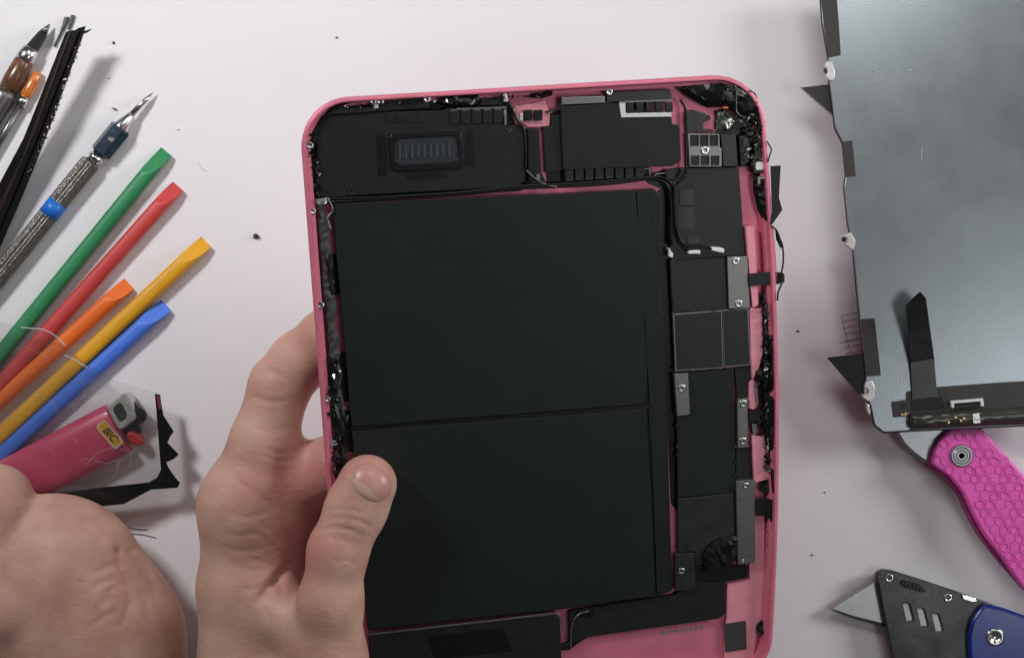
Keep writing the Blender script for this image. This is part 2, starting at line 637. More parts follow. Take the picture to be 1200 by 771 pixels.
screw(TB, 597, 153, 4.7, 3, SPK, True)
for x in (527.5, 540.5, 553.5, 566, 578.5):
    y = 145.5 - (x - 527) * 0.03
    P("contact_tooth", [(x, y - 14), (x + 10.5, y - 14.5), (x + 10.5, y), (x, y)], 4.6, 5.2, M_black, 0.12, 0.3, parent=SPK)
    P("contact_edge", [(x + 1, y - 16.2), (x + 9, y - 16.6), (x + 9, y - 15), (x + 1, y - 14.6)], 4.6, 5.3, M_steel, 0.08, 0, parent=SPK)
P("contact_rail", [(535, 127.4), (593, 125), (594, 127), (536, 129.2)], 4.6, 5.4, M_steel, 0.1, 0, parent=SPK)
P("contact_rail", [(590.5, 128), (593.5, 128), (594, 147), (591, 147)], 4.6, 5.4, M_steel, 0.1, 0, parent=SPK)
for x in (453, 465, 477, 489):
    P("contact_tooth", [(x, 134), (x + 9, 133.6), (x + 9, 143.5), (x, 144)], 4.6, 4.85, M_black, 0.08, 0.3, parent=SPK)

# along the top edge
P("antenna_bracket", [(384, 128.5), (437, 125.5), (441, 131), (386, 135)], 2, 5.5, M_darksteel, 0.2, 0.3)
crumple(TB, [(362, 174), (365, 154), (375, 136), (389, 123), (407, 115.5), (430, 112.5), (441, 113), (438, 119), (410, 122), (393, 130), (381, 142), (373, 158), (369, 178)], 3.6, 5.9, 0.25, M_dark, "black_tape", seed=41, cuts=1)
FCB = P("camera_board", [(444, 118), (498, 114), (504, 118), (503, 127), (440, 131)], 2.5, 5.2, M_black, 0.25, 0.6)
for x, y in ((437, 119), (445.5, 119.5), (500, 116.5)):
    screw(TB, x, y, 5.6, 4.2, FCB)
P("bright_weld", [(437, 123), (443, 122), (444, 127), (438, 128)], 5.2, 5.6, M_bright, 0.1, 0.5, parent=FCB)
crumple(TB, [(506, 112), (530, 108), (563, 107), (563, 125), (548, 127), (530, 126), (512, 122)], 2, 5.6, 0.5, M_dark, "black_tape", seed=3)
P("dark_bracket", [(563, 111), (589, 109), (590, 123), (563, 124)], 2, 5.0, M_black, 0.2, 0.4)
tube(TB, "bright_wire", [(584, 113), (586, 107), (591, 105), (596, 107), (598, 113)], 6.2, 0.8, M_steel)
P("screw_post", [(589, 109), (594, 109), (596, 120), (590, 120)], 3, 6.2, M_bright, 0.3, 0.8)
P("connector_plinth", [(602, 125), (638, 118), (645, 134), (644, 148), (633, 149), (618, 149), (609, 143), (602, 134)], 1.0, 2.6, M_pinkfloor, 0.25, 0.5)
for x in (614, 626):
    P("black_connector", [(x, 129.5), (x + 10, 129), (x + 10, 141.5), (x, 142)], 2.6, 4.2, M_dark, 0.2, 0.3)
P("bright_weld", [(608.5, 133), (613, 132.6), (613, 142), (609, 142)], 2.6, 4.0, M_bright, 0.15, 0.3)
crumple(TB, [(620, 109), (640, 106), (650, 106), (648, 112), (634, 117), (622, 115)], 3, 5.8, 0.4, M_dark, "black_tape", seed=8)
P("flex_strip", [(618.5, 151), (632, 151), (635, 203), (640, 214), (626, 218), (619, 212)], 1.1, 3.2, M_black, 0.2, 0.4)
P("flex_strip", [(636.5, 150), (646, 148), (646, 136), (658, 134), (660, 200), (639.5, 203)], 1.1, 3.2, M_black, 0.2, 0.4)
P("bright_clip", [(655, 122), (659, 122), (660, 128), (640, 133), (640, 130.5), (655, 127)], 2.6, 4.0, M_darksteel, 0.1, 0.2)

# upper board with its shield
CAMB = P("main_shield", [(657, 125), (727, 121), (728.5, 138), (787, 137), (788, 146), (796, 147), (798, 188), (788, 195), (660, 199.5)], 1.1, 4.8, M_black, 0.25, 0.6)
P("shield_frame", [(658, 114), (709, 112.5), (709, 121), (658, 123.5)], 1.5, 5.0, M_steel, 0.25, 0.4)
P("dark_foil", [(711, 108), (786, 105), (788, 118), (711, 120)], 1.5, 4.2, M_darksteel, 0.2, 0.6)
screw(TB, 714, 108, 5.0, 4.2)
P("bright_rail", [(725.5, 120.8), (733, 120.3), (733.5, 133), (787, 131.5), (787, 137), (728, 138)], 4.8, 5.2, M_bright, 0.1, 0.1, parent=CAMB)
P("bright_rail", [(725.5, 119.2), (788, 116.6), (788, 118.6), (725.5, 121)], 4.2, 5.3, M_steel, 0.1, 0.1, parent=CAMB)
for x in (734.2, 745.5, 757, 768.5, 780):
    P("contact_tooth", [(x, 120.5), (x + 8.6, 120), (x + 8.6, 131.5), (x, 132)], 4.2, 5.5, M_dark, 0.15, 0.3, parent=CAMB)
for k in range(8):
    x = 662.5 + k * 11.75
    y = 212.5 - k * 0.75
    t = P("contact_tooth", [(x, y - 13.5), (x + 9.6, y - 14), (x + 9.6, y), (x, y + 0.5)], 2.6, 4.6, M_black, 0.2, 0.4, parent=CAMB)
    P("contact_edge", [(x + 0.8, y - 1.8), (x + 8.8, y - 2.2), (x + 8.8, y - 0.4), (x + 0.8, y)], 4.3, 4.75, M_darksteel, 0.06, 0, parent=CAMB)
P("connector_bed", [(658, 199), (757, 195), (764, 198), (764, 209), (700, 214), (660, 216)], 1.1, 2.5, M_dark, 0.15, 0.4)
tube(TB, "grey_wire", [(755, 198), (760, 198), (762, 202), (761, 208)], 4.4, 0.8, M_steel)
tube(TB, "grey_wire", [(752, 210), (762, 208), (771, 204), (780, 203)], 4.0, 1.0, M_steel)
P("black_connector", [(780, 200), (790, 199), (791, 210), (781, 211)], 1.5, 4.6, M_shield, 0.2, 0.4)

# cables
tube(TB, "black_cable", [(384, 237), (450, 233.5), (540, 227.5), (612, 220.5), (660, 218.5), (715, 215), (757, 210), (774, 211.5), (784, 221), (786.5, 240), (786.5, 288)], 4.6, 2.0, M_dark)
tube(TB, "black_cable", [(380, 233.5), (450, 231), (540, 225.5), (612, 218), (660, 216), (712, 212.5), (760, 207.5), (778, 209), (788.5, 219), (790.5, 240), (792, 268), (797, 284), (806, 293), (815, 295)], 4.9, 1.7, M_dark)
tube(TB, "black_cable", [(797, 117), (803, 128), (804, 150), (803.5, 194), (804, 204), (799, 210), (791, 215), (790, 228), (792, 262), (798, 282), (808, 289), (824, 290), (842, 293)], 5.4, 1.6, M_dark)
tube(TB, "black_cable", [(588, 114), (598, 124), (607, 143), (614, 152), (616, 175), (616, 199)], 5.2, 1.5, M_dark)
tube(TB, "grey_wire", [(616, 199), (622, 205), (631, 212), (641, 217), (652, 219)], 5.0, 1.2, M_steel)
P("metal_clip", [(628, 205), (633, 204), (633, 211), (629, 212)], 3.2, 4.6, M_steel, 0.1, 0.3)
tube(TB, "bright_wire", [(597, 119), (604, 124), (605, 132), (604, 139)], 5.0, 0.8, M_steel)
for x, y, dx, dy in ((787, 292, 0, 8), (809, 295.5, 10, 0.5), (836, 291.5, 11, 3)):
    P("white_plug", [(x - 1.6 - dy * .1, y - 1.6), (x + dx - 2 + 1, y + dy * .5 - 2.2), (x + dx + 2.2, y + dy - 2.4), (x + dx + 1.6, y + dy + 2.4), (x + dx - 2.5, y + dy + 1.6), (x - 2, y + 2.4)],
      3.3, 6.0, M_white, 0.3, 0.5)

# upper right corner
P("antenna_plate", [(804, 131), (812, 129), (826, 133), (833, 140), (824, 144), (825, 152), (836, 152), (837, 155), (805, 155)], 1.1, 3.4, M_greypad, 0.2, 0.5)
screw(TB, 830, 138, 3.4, 3, dark=True)
PLATE = P("window_plate", [(805.7, 156.4), (843, 157), (843.6, 173), (846, 174), (846, 195.7), (808, 195.7)], 2, 4.6, M_steel, 0.2, 0.3,
          holes=[[(x, 159), (x + 9.5, 158.8), (x + 9.5, 171.2), (x, 171.4)] for x in (808.9, 820.2, 831.6)] +
                [[(x, 183.2), (x + 9.5, 183), (x + 9.5, 194), (x, 194)] for x in (809.6, 821.2, 833)])
P("window_back", [(807, 158), (842, 158), (844.5, 194.5), (809, 194.8)], 1.2, 3.9, M_dark, 0.05, 0.1, parent=PLATE)
screw(TB, 826.4, 176.6, 4.9, 5.2, PLATE)
P("dark_cover", [(844.5, 158), (862, 158), (865, 195), (847.5, 195.5), (846.5, 173)], 1.5, 4.2, M_greypad, 0.25, 0.4)
crumple(TB, [(795, 102), (818, 98), (850, 96), (872, 99.5), (887, 110), (895, 130), (898, 160), (893, 166), (886, 146), (872, 139), (858, 130), (846, 126), (830, 127), (818, 120), (806, 112)],
        3.0, 6.2, 0.5, M_dark, "black_tape", seed=5, cuts=2)
crumple(TB, [(812, 101), (838, 98), (860, 100), (858, 116), (836, 121), (818, 113)], 5.6, 6.8, 0.4, M_gloss, "torn_film", seed=51, cuts=1)
crumple(TB, [(864, 103), (880, 110), (890, 128), (886, 138), (872, 130), (864, 118)], 5.6, 6.8, 0.4, M_gloss, "torn_film", seed=52, cuts=1)
crumple(TB, [(841, 131), (852, 128), (860, 136), (862, 152), (850, 155), (840, 153)], 1.6, 4.0, 0.7, M_foil, "crumpled_foil", seed=6)
P("orange_flex", [(847, 126), (853, 125), (854, 127.5), (848, 128)], 4.6, 6.3, M_copper, 0.1, 0.5)
tube(TB, "bright_wire", [(862, 100), (863, 115), (863, 130), (868, 136), (874, 138)], 6.3, 0.7, M_steel)
for x, y in ((878.6, 155), (885, 156.5)):
    r = TB.link("lens_ring", lathe_between(TB.at(x, y, 1.5), TB.at(x, y, 5.2) * 1.0, [(0, 1.9), (3.6, 1.9), (3.9, 1.6), (3.9, 1.0), (3.2, 0.9), (3.1, 0.01)], 18), M_darksteel, smooth=True)
P("black_bracket", [(866, 160), (874, 158), (880, 164), (878, 190), (868, 196)], 1.2, 4.2, M_dark, 0.3, 0.5)
P("black_bracket", [(883, 164), (893, 160), (896, 186), (884, 188)], 1.2, 5.2, M_dark, 0.3, 0.5)
P("dark_cover", [(870, 163), (876, 162), (877, 172), (871, 173)], 4.2, 4.9, M_darksteel, 0.15, 0.4)
FL = P("flash_housing", [(881, 188), (898, 187), (899, 203), (883, 204)], 1.5, 5.4, M_dark, 0.3, 0.7)
P("flash_lens", [(885.5, 190.5), (894.5, 190), (895, 199.5), (886, 200)], 5.4, 5.8, M_white, 0.2, 0.8, parent=FL)
crumple(TB, [(884, 205), (902, 204), (905, 232), (907, 262), (898, 264), (889, 246), (884, 222)], 2.6, 5.6, 0.5, M_dark, "black_tape", seed=11)
P("bright_clip", [(888, 207), (897, 208), (897, 210), (891, 210), (891, 216), (888, 216)], 5.3, 6.2, M_steel, 0.1, 0.2)
FLX = P("loose_flex", [(903, 195), (915, 194), (913, 232), (917, 246), (906, 262), (902, 264), (905, 250)], 6.9, 7.3, M_black, 0.08, 0.2)
tube(TB, "torn_wire", [(904, 265), (910, 270), (914, 280), (917, 288), (918, 305), (916, 320), (916, 332), (912, 342), (911, 352)], 7.2, 1.1, M_dark)
crumple(TB, [(909, 270), (915, 280), (919, 290), (915, 291), (910, 281)], 6.6, 7.4, 0.25, M_dark, "torn_tape", seed=14, cuts=2)
tube(TB, "torn_wire", [(899, 166), (902, 171), (904, 176), (902, 182), (900, 190)], 7.3, 0.9, M_dark)

# right hand boards
MID = P("antenna_board", [(791, 218), (805, 206), (807, 197), (866, 196), (873, 299), (851, 300.5), (786.5, 306), (784, 262)], 1.1, 3.3, M_shield, 0.25, 0.5)
P("grey_pad", [(796, 223), (813, 222), (814, 240.5), (796, 241)], 3.3, 3.6, M_greypad, 0.1, 0.8, parent=MID)
P("grey_pad", [(794.5, 244), (813, 243), (814.5, 268), (795, 269)], 3.3, 3.5, M_greypad, 0.08, 0.3, parent=MID)
P("grey_pad", [(806, 278), (819, 277), (820, 286), (806, 287)], 3.3, 3.6, M_greypad, 0.1, 0.7, parent=MID)
for pts in ([(786, 307), (848.6, 302.5), (851.5, 362.5), (789, 366)], [(790, 369), (845, 364.8), (847, 430.5), (793, 433.5)], [(847.5, 364.4), (876, 362.8), (878.5, 427), (849.8, 429.3)]):
    b = P("board_shield", pts, 1.3, 3.9, M_shield, 0.12, 0.25)
P("shield_outline", [(788.5, 367.6), (845.8, 363.4), (848.2, 431.7), (791.6, 435)], 1.2, 3.8, M_steel, 0.1, 0.2)
P("shield_outline", [(846.6, 363.2), (877.3, 361.6), (879.8, 428.2), (848.9, 430.6)], 1.2, 3.75, M_steel, 0.1, 0.2)
P("shield_outline", [(784.8, 305.6), (849.6, 301.2), (852.4, 363.3), (787.8, 367)], 1.2, 3.6, M_dark, 0.1, 0.2)
P("black_film", [(793.5, 437), (860, 432), (861.5, 500), (862, 577), (794.6, 583), (793.5, 490)], 1.3, 3.4, M_battery, 0.2, 0.4)
P("flex_strip", [(861, 432), (879, 428), (880, 466), (864, 468)], 1.2, 3.0, M_black, 0.15, 0.3)
P("flex_strip", [(863, 526), (878.5, 525), (881, 561), (862.5, 564)], 1.2, 3.2, M_black, 0.15, 0.3)


def bracket(pts, screws, m=M_steel, z=(3.9, 4.7)):
    b = P("steel_bracket", pts, z[0] - 2, z[1], m, 0.2, 0.5)
    for x, y, r in screws:
        screw(TB, x, y, z[1] + 0.1, r, b)


bracket([(852, 301), (876, 300), (879, 361), (854, 362)], [(862.5, 306, 5), (866, 356, 5)])
bracket([(790, 438), (806.5, 437), (809, 485.6), (793.5, 488)], [(799, 455, 5)])
bracket([(864, 467.5), (876, 466.5), (877, 524), (864.4, 525)], [(871.5, 473, 5), (871, 517, 5)])
P("board_shield", [(794.6, 584.5), (860, 577.5), (862, 640), (815, 665), (814, 646), (795, 647)], 1.3, 3.8, M_darksteel, 0.2, 0.4)
bracket([(862.5, 563.5), (885, 561.5), (885, 659), (864.5, 662)], [(874, 569, 4.2), (870.5, 657, 2.2)], M_steel)
P("flex_strip", [(812, 664), (876, 662), (876, 677), (850, 682), (813, 682)], 1.2, 3.4, M_dark, 0.2, 0.5)
crumple(TB, [(824, 652), (834, 638), (848, 631), (865, 628), (866, 645), (862, 660), (846, 665), (828, 672)], 3.6, 6.0, 0.35, M_dark, "folded_tape", seed=21, cuts=3)
bracket([(791.5, 649), (814, 647.5), (815, 686.5), (811, 691), (791, 692)], [(799, 669, 4.2)], M_darksteel)

# right rail: two raised ridges with a groove between
P("rail", [(874, 266), (884, 265), (888, 330), (889, 358), (882, 361), (879, 330)], 1.0, 4.6, M_pinkfloor, 0.22, 0.8)
P("rail", [(900, 268), (907, 267), (911, 322), (908, 345), (903, 330)], 1.0, 5.6, M_pinkfloor, 0.22, 0.8)
P("rail", [(879, 361), (893, 362), (895, 410), (890, 430), (882, 446), (880, 420)], 1.0, 4.6, M_pinkfloor, 0.22, 0.8)
P("rail_notch", [(878, 448), (884, 444), (887, 455), (888, 476), (884, 481), (877, 479)], 1.0, 3.6, M_pinkfloor, 0.5, 0.8)
P("rail", [(881, 510), (898, 512), (899, 552), (906, 560), (884, 566)], 1.0, 4.2, M_pinkfloor, 0.22, 0.8)
P("floor_step", [(878, 605), (896, 604), (897, 722), (890, 730), (886, 745), (880, 800), (848, 800), (851, 724), (852, 684), (878, 679)], 1.0, 2.3, M_pinkfloor, 0.2, 0.5)
P("rail", [(904, 622), (909, 620), (906, 730), (902, 742)], 1.0, 5.4, M_pinkfloor, 0.22, 0.6)
P("rail_strip", [(884.5, 450), (887.5, 449), (888.5, 474), (886, 478)], 3.6, 4.1, M_steel, 0.1, 0.3)
P("flex_strap", [(877, 321), (898, 319), (914, 319), (919.5, 321), (919.5, 331), (912, 333), (878, 335.5)], 5.2, 5.6, M_dark, 0.1, 0.4)
P("flex_strap", [(885, 585), (896, 583), (911.5, 587), (910, 622), (905, 613), (898, 604), (886, 604.5)], 4.8, 5.2, M_dark, 0.1, 0.4)
P("flex_strap", [(877, 482), (890, 480), (902, 486), (902, 498), (878, 496)], 3.6, 4.2, M_dark, 0.15, 0.4)
P("side_button_board", [(894, 367), (905, 366), (908, 412), (897, 416)], 1.0, 4.4, M_darksteel, 0.3, 0.6)
P("side_button_board", [(898, 522), (906, 520), (908, 552), (901, 556)], 1.0, 4.4, M_black, 0.3, 0.6)
P("bright_clip", [(881, 495), (887, 495), (887, 509), (882, 510)], 2.5, 3.6, M_steel, 0.15, 0.3)
for x, y, r in ((898, 351, 8), (898, 569, 7), (894, 734, 8.5)):
    p = TB.link("screw_post", lathe_between(TB.at(x, y, 1), TB.at(x, y, 5), [(0, r * .36), (2.8, r * .33), (3.2, r * .30), (3.3, r * .2), (3.0, r * .19), (2.8, 0.01)], 20), M_dark, smooth=True)
    TB.link("post_ring", lathe_between(TB.at(x - 1, y, 0.9), TB.at(x - 1, y, 5), [(0, r * .42), (1.6, r * .42), (1.9, r * .38), (1.9, r * .3)], 20), M_steel, parent=p, smooth=True)
    crumple(TB, [(x + 2, y - 7), (x + 8, y - 6), (x + 9, y + 6), (x + 3, y + 8)], 2, 4.4, 0.5, M_dark, "black_tape", seed=int(x + y), cuts=2)

rng = random.Random(4)


def residue(pts, n, size, zr, spread, m, name="glass_residue"):
    o = TB.link(name, shards_mesh(TB, pts, n, size, zr, rng, spread), m)
    o['kind'] = 'stuff'
    return o


residue([(909, 385), (908, 420), (903, 450), (904, 490), (907, 530), (909, 575)], 130, 2.3, (3.0, 6.2), 1.3, M_gloss)
residue([(905, 360), (909, 400), (905, 450), (904, 500), (907, 560)], 40, 0.8, (5.0, 6.8), 1.3, M_steel, "glass_grit")
residue([(896, 440), (898, 470), (899, 510)], 110, 1.8, (2.4, 5.6), 2.0, M_gloss)
residue([(371, 145), (366, 175), (370, 200), (373, 225)], 60, 1.5, (3.6, 5.4), 0.8, M_gloss)
residue([(835, 101), (870, 107), (888, 122), (894, 145), (897, 170)], 45, 1.6, (5.0, 6.8), 1.6, M_gloss)
residue([(835, 101), (870, 107), (888, 124), (894, 150)], 14, 0.7, (6.0, 7.2), 1.6, M_steel, "glass_grit")
residue([(870, 142), (884, 148), (890, 175), (878, 185)], 50, 1.2, (4.4, 6.2), 2.4, M_foil)
residue([(394, 115), (430, 112), (500, 110), (590, 106), (650, 103)], 70, 1.0, (5.2, 6.6), 0.6, M_gloss)
residue([(903, 600), (902, 640), (899, 700)], 26, 0.8, (1.8, 4.4), 1.6, M_gloss)

for i, pts in enumerate(([(896, 396), (906, 390), (911, 400), (912, 440), (906, 470), (898, 456), (900, 424)], [(898, 468), (906, 462), (912, 470), (913, 520), (904, 541), (897, 512)],
                         [(903, 545), (911, 540), (912, 590), (905, 588)], [(903, 352), (909, 350), (911, 392), (906, 396)], [(886, 436), (896, 430), (899, 448), (890, 452)])):
    crumple(TB, pts, 3.2, 6.0, 0.6, (M_dark, M_gloss, M_dark, M_darksteel, M_dark)[i], "torn_tape", seed=60 + i, cuts=2)
P("battery_wrap", [(746, 224), (753, 224), (755, 262), (751, 300), (757, 335), (755, 380), (759, 425), (757, 470), (753, 472), (750, 300)], 4.75, 4.95, M_battery, 0.08, 0.3, parent=BAT)
P("battery_wrap", [(763, 484), (768, 484), (771, 540), (770, 600), (775, 660), (775, 694), (770, 696)], 4.75, 4.95, M_battery, 0.08, 0.3, parent=BAT)
vs, fs = [], []
clips = [(787 + 0.031 * (y - 310), y, 1.6, 4) for y in range(312, 640, 11)] + [(x, 303.6 - (x - 800) * .075, 5, 1.4) for x in (800, 812, 826, 838)] + [(x, 368 - (x - 800) * .075, 5, 1.4) for x in (800, 822, 836, 858)] + \
        [(x, 435.4 - (x - 800) * .08, 5, 1.4) for x in (812, 824, 838, 852, 866)] + [(861.5, y, 1.4, 4) for y in (440, 456, 540, 556)]
for x, y, w, h in clips:
    if rng.random() < 0.3:
        continue
    y += rng.uniform(-2, 2) * (h > 2)
    b = len(vs)
    for zz in (2.6, 3.95):
        vs += [tuple(TB.at(x + dx * w / 2, y + dy * h / 2, zz)) for dx, dy in ((-1, -1), (1, -1), (1, 1), (-1, 1))]
    fs += [(b, b + 1, b + 2, b + 3), (b + 7, b + 6, b + 5, b + 4)] + [(b + i, b + 4 + i, b + 4 + (i + 1) % 4, b + (i + 1) % 4) for i in range(4)]
me = bpy.data.meshes.new("edge_clips")
me.from_pydata(vs, [], fs)
TB.link("edge_clips", me, M_darksteel)['kind'] = 'stuff'

# left side: torn adhesive foam with broken glass
L_, R_ = [], []
for i in range(28):
    y = 238 + i * 9.3
    x = 370.5 + i * 0.82
    L_.append((x + rng.uniform(-1.6, 1.2), y + rng.uniform(-2, 2)))
    R_.append((x + 11.5 + rng.uniform(-3.2, 2.2), y + rng.uniform(-2, 2)))
crumple(TB, L_ + R_[::-1], 3.8, 5.6, 0.35, M_greypad, "foam_strip", seed=70, cuts=1)
crumple(TB, [(383, 420), (394, 416), (398, 452), (392, 470), (386, 456)], 4.6, 6.2, 0.5, M_dark, "torn_tape", seed=71, cuts=2)
crumple(TB, [(388, 470), (399, 466), (404, 505), (397, 520), (390, 512)], 4.4, 6.2, 0.6, M_gloss, "torn_tape", seed=72, cuts=2)
crumple(TB, [(380, 300), (388, 298), (392, 345), (387, 350)], 4.4, 5.9, 0.4, M_dark, "torn_tape", seed=73, cuts=2)
P("flex_strip", [(377, 262), (383, 262), (387.5, 340), (391.5, 400), (398, 470), (402, 530), (393, 532), (387, 430), (382, 340)], 1.2, 3.2, M_dark, 0.2, 0.6)
residue([(390, 420), (393, 460), (396, 500), (398, 535), (397, 560)], 100, 2.2, (3.4, 6.2), 1.5, M_gloss)
residue([(391, 440), (396, 500), (399, 540), (396, 556)], 34, 0.9, (5.2, 6.8), 1.7, M_steel, "glass_grit")
crumple(TB, [(395, 512), (403, 508), (407, 530), (404, 548), (397, 550)], 3, 5.0, 0.35, M_darksteel, "torn_metal", seed=31, cuts=3)
crumple(TB, [(368, 234), (384, 232), (386, 238), (378, 243), (370, 241)], 4.4, 6.0, 0.4, M_steel, "torn_metal", seed=33, cuts=2)
for x, y, r in ((366.5, 248, 3.6), (375.5, 358, 4.4), (384, 468, 3.6), (363, 171, 4.2)):
    screw(TB, x, y, 6.2, r)
tube(TB, "torn_wire", [(384, 232), (390, 246), (384, 256), (388, 270)], 5.8, 0.9, M_steel)

# bottom of the tablet
P("bottom_plate", [(668, 716), (790, 697.5), (812, 682), (849, 681.5), (849, 719), (841, 724), (690, 745), (640, 762), (668, 762)], 1.1, 3.2, M_black, 0.25, 0.6)
BS = P("bottom_speaker", [(432, 745), (648, 720), (656, 724), (659, 790), (436, 812)], 1.1, 4.4, M_black, 0.25, 0.8)
P("speaker_edge", [(432, 742.5), (652, 717.5), (656, 719.5), (656, 721.5), (650, 720), (432, 744.6)], 3.0, 4.8, M_steel, 0.1, 0.1, parent=BS)
P("foam_pad", [(500, 745), (590, 735), (600, 762), (510, 772)], 4.4, 4.6, M_dark, 0.05, 1, parent=BS)
tube(TB, "grey_wire", [(669, 760), (669, 742), (672, 727), (680, 718.5), (690, 716)], 4.2, 0.9, M_steel)
tube(TB, "grey_wire", [(655, 720), (658, 728), (660, 735), (664, 745)], 4.4, 0.9, M_steel)
for x in (678, 684, 691):
    P("black_connector", [(x, 716), (x + 4, 715.5), (x + 4, 721), (x, 721.5)], 3.2, 4.0, M_dark, 0.1, 0.2)
P("grey_label", [(849, 731), (874, 727), (875, 760), (850, 764)], 2.31, 2.8, M_greypad, 0.1, 0.2)
for k in range(9):
    x = 775 + k * 5.8
    P("grey_label", [(x, 739.5 - k * .75), (x + 4.2, 739 - k * .75), (x + 4.2, 743 - k * .75 - (k % 3)), (x, 743.6 - k * .75)], 1.02, 1.12, M_greyprint, 0.02, 0)

# ------------------------------------------------------------------ the removed screen, back side up, at the right
M_plate = mat("galvanised_plate", (0.36, 0.40, 0.42), 0.31, 0.95, var=0.025, vscale=45, bump=0.09, bscale=1400, rvar=0.06)
M_tape = mat("grey_black_tape", (0.030, 0.029, 0.027), 0.55, var=0.1, vscale=200, bump=0.06, bscale=900)
M_rolled = mat("rolled_plastic", (0.042, 0.039, 0.033), 0.22, var=0.2, vscale=200, bump=0.12, bscale=90)
DS = Thing("screen_assembly", "removed screen lying face down, bare grey metal back with black tape strips", "screen",
           W(1110, 260, 16), (0, 0, math.radians(6)))


def D(name, pts, z0, z1, m, bev=0.12, rnd=0.4, **k):
    return prism(DS, name, pts, z0, z1, m, bev, rnd, **k)


D("metal_back", [(961, -12), (964, 27), (971, 68), (972, 96), (979, 150), (988, 168), (991.5, 206), (989.5, 219), (993.5, 260), (995, 268), (1000, 295), (1007, 367), (1015, 443), (1012, 455),
                 (1013, 468), (1020, 473), (1025, 498), (1036, 506.5), (1066, 504.5), (1173, 499.6), (1262, 495), (1240, -22)], 0.6, 2.2, M_plate, 0.35, 0.8)
D("black_edge", [(960, -12), (963, 27), (970, 68), (971, 97), (978, 151), (987, 169), (990.5, 206), (988.5, 219), (992.5, 260), (994, 268), (999, 295), (1006, 367), (1014, 443), (1011, 455),
                 (1012, 469), (1019, 474), (1024, 499), (1035.5, 508), (1066, 506), (1173, 501), (1263, 496.6), (1241, -22)], 0, 1.7, M_dark, 0.2, 0.8)
for pts in ([(961, -12), (980, -12), (983, 26), (985.5, 65), (970.5, 68), (965, 27)], [(987, 166), (999, 165), (1003, 206.5), (991, 208)],
            [(1008.5, 374), (1025, 373), (1032.5, 440), (1015.5, 441)]):
    D("tape_strip", pts, 2.2, 2.45, M_tape, 0.06, 0.5)
t = D("screw_tab", [(969, 71), (975, 72), (979, 84), (978, 93), (974, 96), (968, 91), (970, 84), (967, 78)], 1.0, 3.4, M_bright, 0.5, 0.8)
screw(DS, 968.5, 83, 3.0, 4, t, True)
t = D("hook_tab", [(984, 279), (990, 277.5), (994, 280), (993.5, 285), (989, 286), (994, 289), (1000, 294), (1003, 283), (997, 272), (992, 275), (985, 276)], 1.0, 3.2, M_bright, 0.4, 0.6)
t = D("hook_tab", [(1014, 447), (1022, 445), (1026, 454), (1025, 467), (1020, 472), (1012, 467), (1009, 462), (1016, 462), (1018, 457), (1012, 454)], 1.0, 3.2, M_bright, 0.5, 0.8)
D("hook_tab", [(1014, 470), (1019, 474), (1021, 484), (1019, 488), (1015, 480)], 0.4, 1.9, M_chrome, 0.4, 0.6)
D("torn_film", [(938, 103), (973, 99), (977, 137)], 0.9, 1.15, M_film, 0.03, 0.1)
D("film_edge", [(937.5, 103), (939, 102.7), (977.5, 136.5), (976.8, 138)], 0.85, 1.2, M_steel, 0.03, 0)
D("torn_corner", [(969, 419), (1012, 414), (1016, 458), (1006, 462)], 0.9, 1.3, M_dark, 0.06, 0.2)
D("tab_hole", rect(989, 281, 5, 5, .5), 3.2, 3.35, M_dark, 0.05, 0.7)
# flex cable that stands up at its free end
me = bpy.data.meshes.new("flex")
vs, fs = [], []
rows = [((1070, 480), (1108, 478), 2.6), ((1069, 462), (1098, 458), 2.9), ((1068, 440), (1096, 437), 3.2), ((1067, 425), (1095, 420), 3.9), ((1064, 390), (1090, 385), 7.5), ((1061, 358), (1085, 349), 12), ((1071, 348), (1081, 345), 13), ((1077, 342.5), (1079.5, 342.5), 13.6)]
for a, b, z in rows:
    for dz in (0, 0.3):
        vs += [tuple(DS.at(*a, z + dz)), tuple(DS.at(*b, z + dz))]
for i in range(len(rows) - 1):
    o = i * 4
    fs += [(o + 2, o + 3, o + 7, o + 6), (o, o + 4, o + 5, o + 1), (o, o + 2, o + 6, o + 4), (o + 1, o + 5, o + 7, o + 3)]
me.from_pydata(vs, [], fs)
DS.link("flex_cable", me, mat("flex_black", (0.010, 0.011, 0.012), 0.3, var=0.2))
D("lower_tape", [(1062, 459), (1098, 453.5), (1173, 448), (1262, 443), (1266, 494), (1066, 503.5), (1065, 488), (1061, 480)], 2.2, 2.5, M_tape, 0.06, 0.3)
D("connector_tab", [(1045, 471), (1061, 468.5), (1061.5, 488), (1047, 489)], 2.2, 2.7, M_tape, 0.1, 0.4)
D("tab_hole", rect(1058.5, 475.5, 4.5, 4.5, .1), 2.7, 2.9, M_dark, 0.05, 0.6)
for k in range(3):
    D("gold_contact", rect(1057.5 + k * 3.2, 485.6 - k * .3, 2.2, 2.0), 2.7, 2.85, M_gold, 0.04, 0)
D("flex_patch", [(1070, 463), (1103, 460), (1107, 478), (1071, 481)], 2.5, 3.1, M_black, 0.15, 0.5)
tb = sweep([DS.at(x, y, 3.6) for x, y in ((1066, 493), (1090, 492.5), (1112, 490.5), (1140, 489.5), (1170, 487.5), (1215, 485), (1262, 482))], [3.2, 3.6, 3.1, 3.5, 3.2, 3.5, 3.3], 14, 0.75)
for v in tb.vertices:
    v.co.z += 0.35 * math.sin(v.co.x * 0.9 + v.co.y * 1.3)
DS.link("rolled_cover", tb, M_rolled, smooth=True)
D("white_bracket", [(1114, 469.6), (1152, 466.4), (1153.5, 476), (1149.5, 476.2), (1149, 470.4), (1118, 473), (1118.6, 478), (1115, 478.2)], 2.5, 5.2, M_bright, 0.2, 0.3)
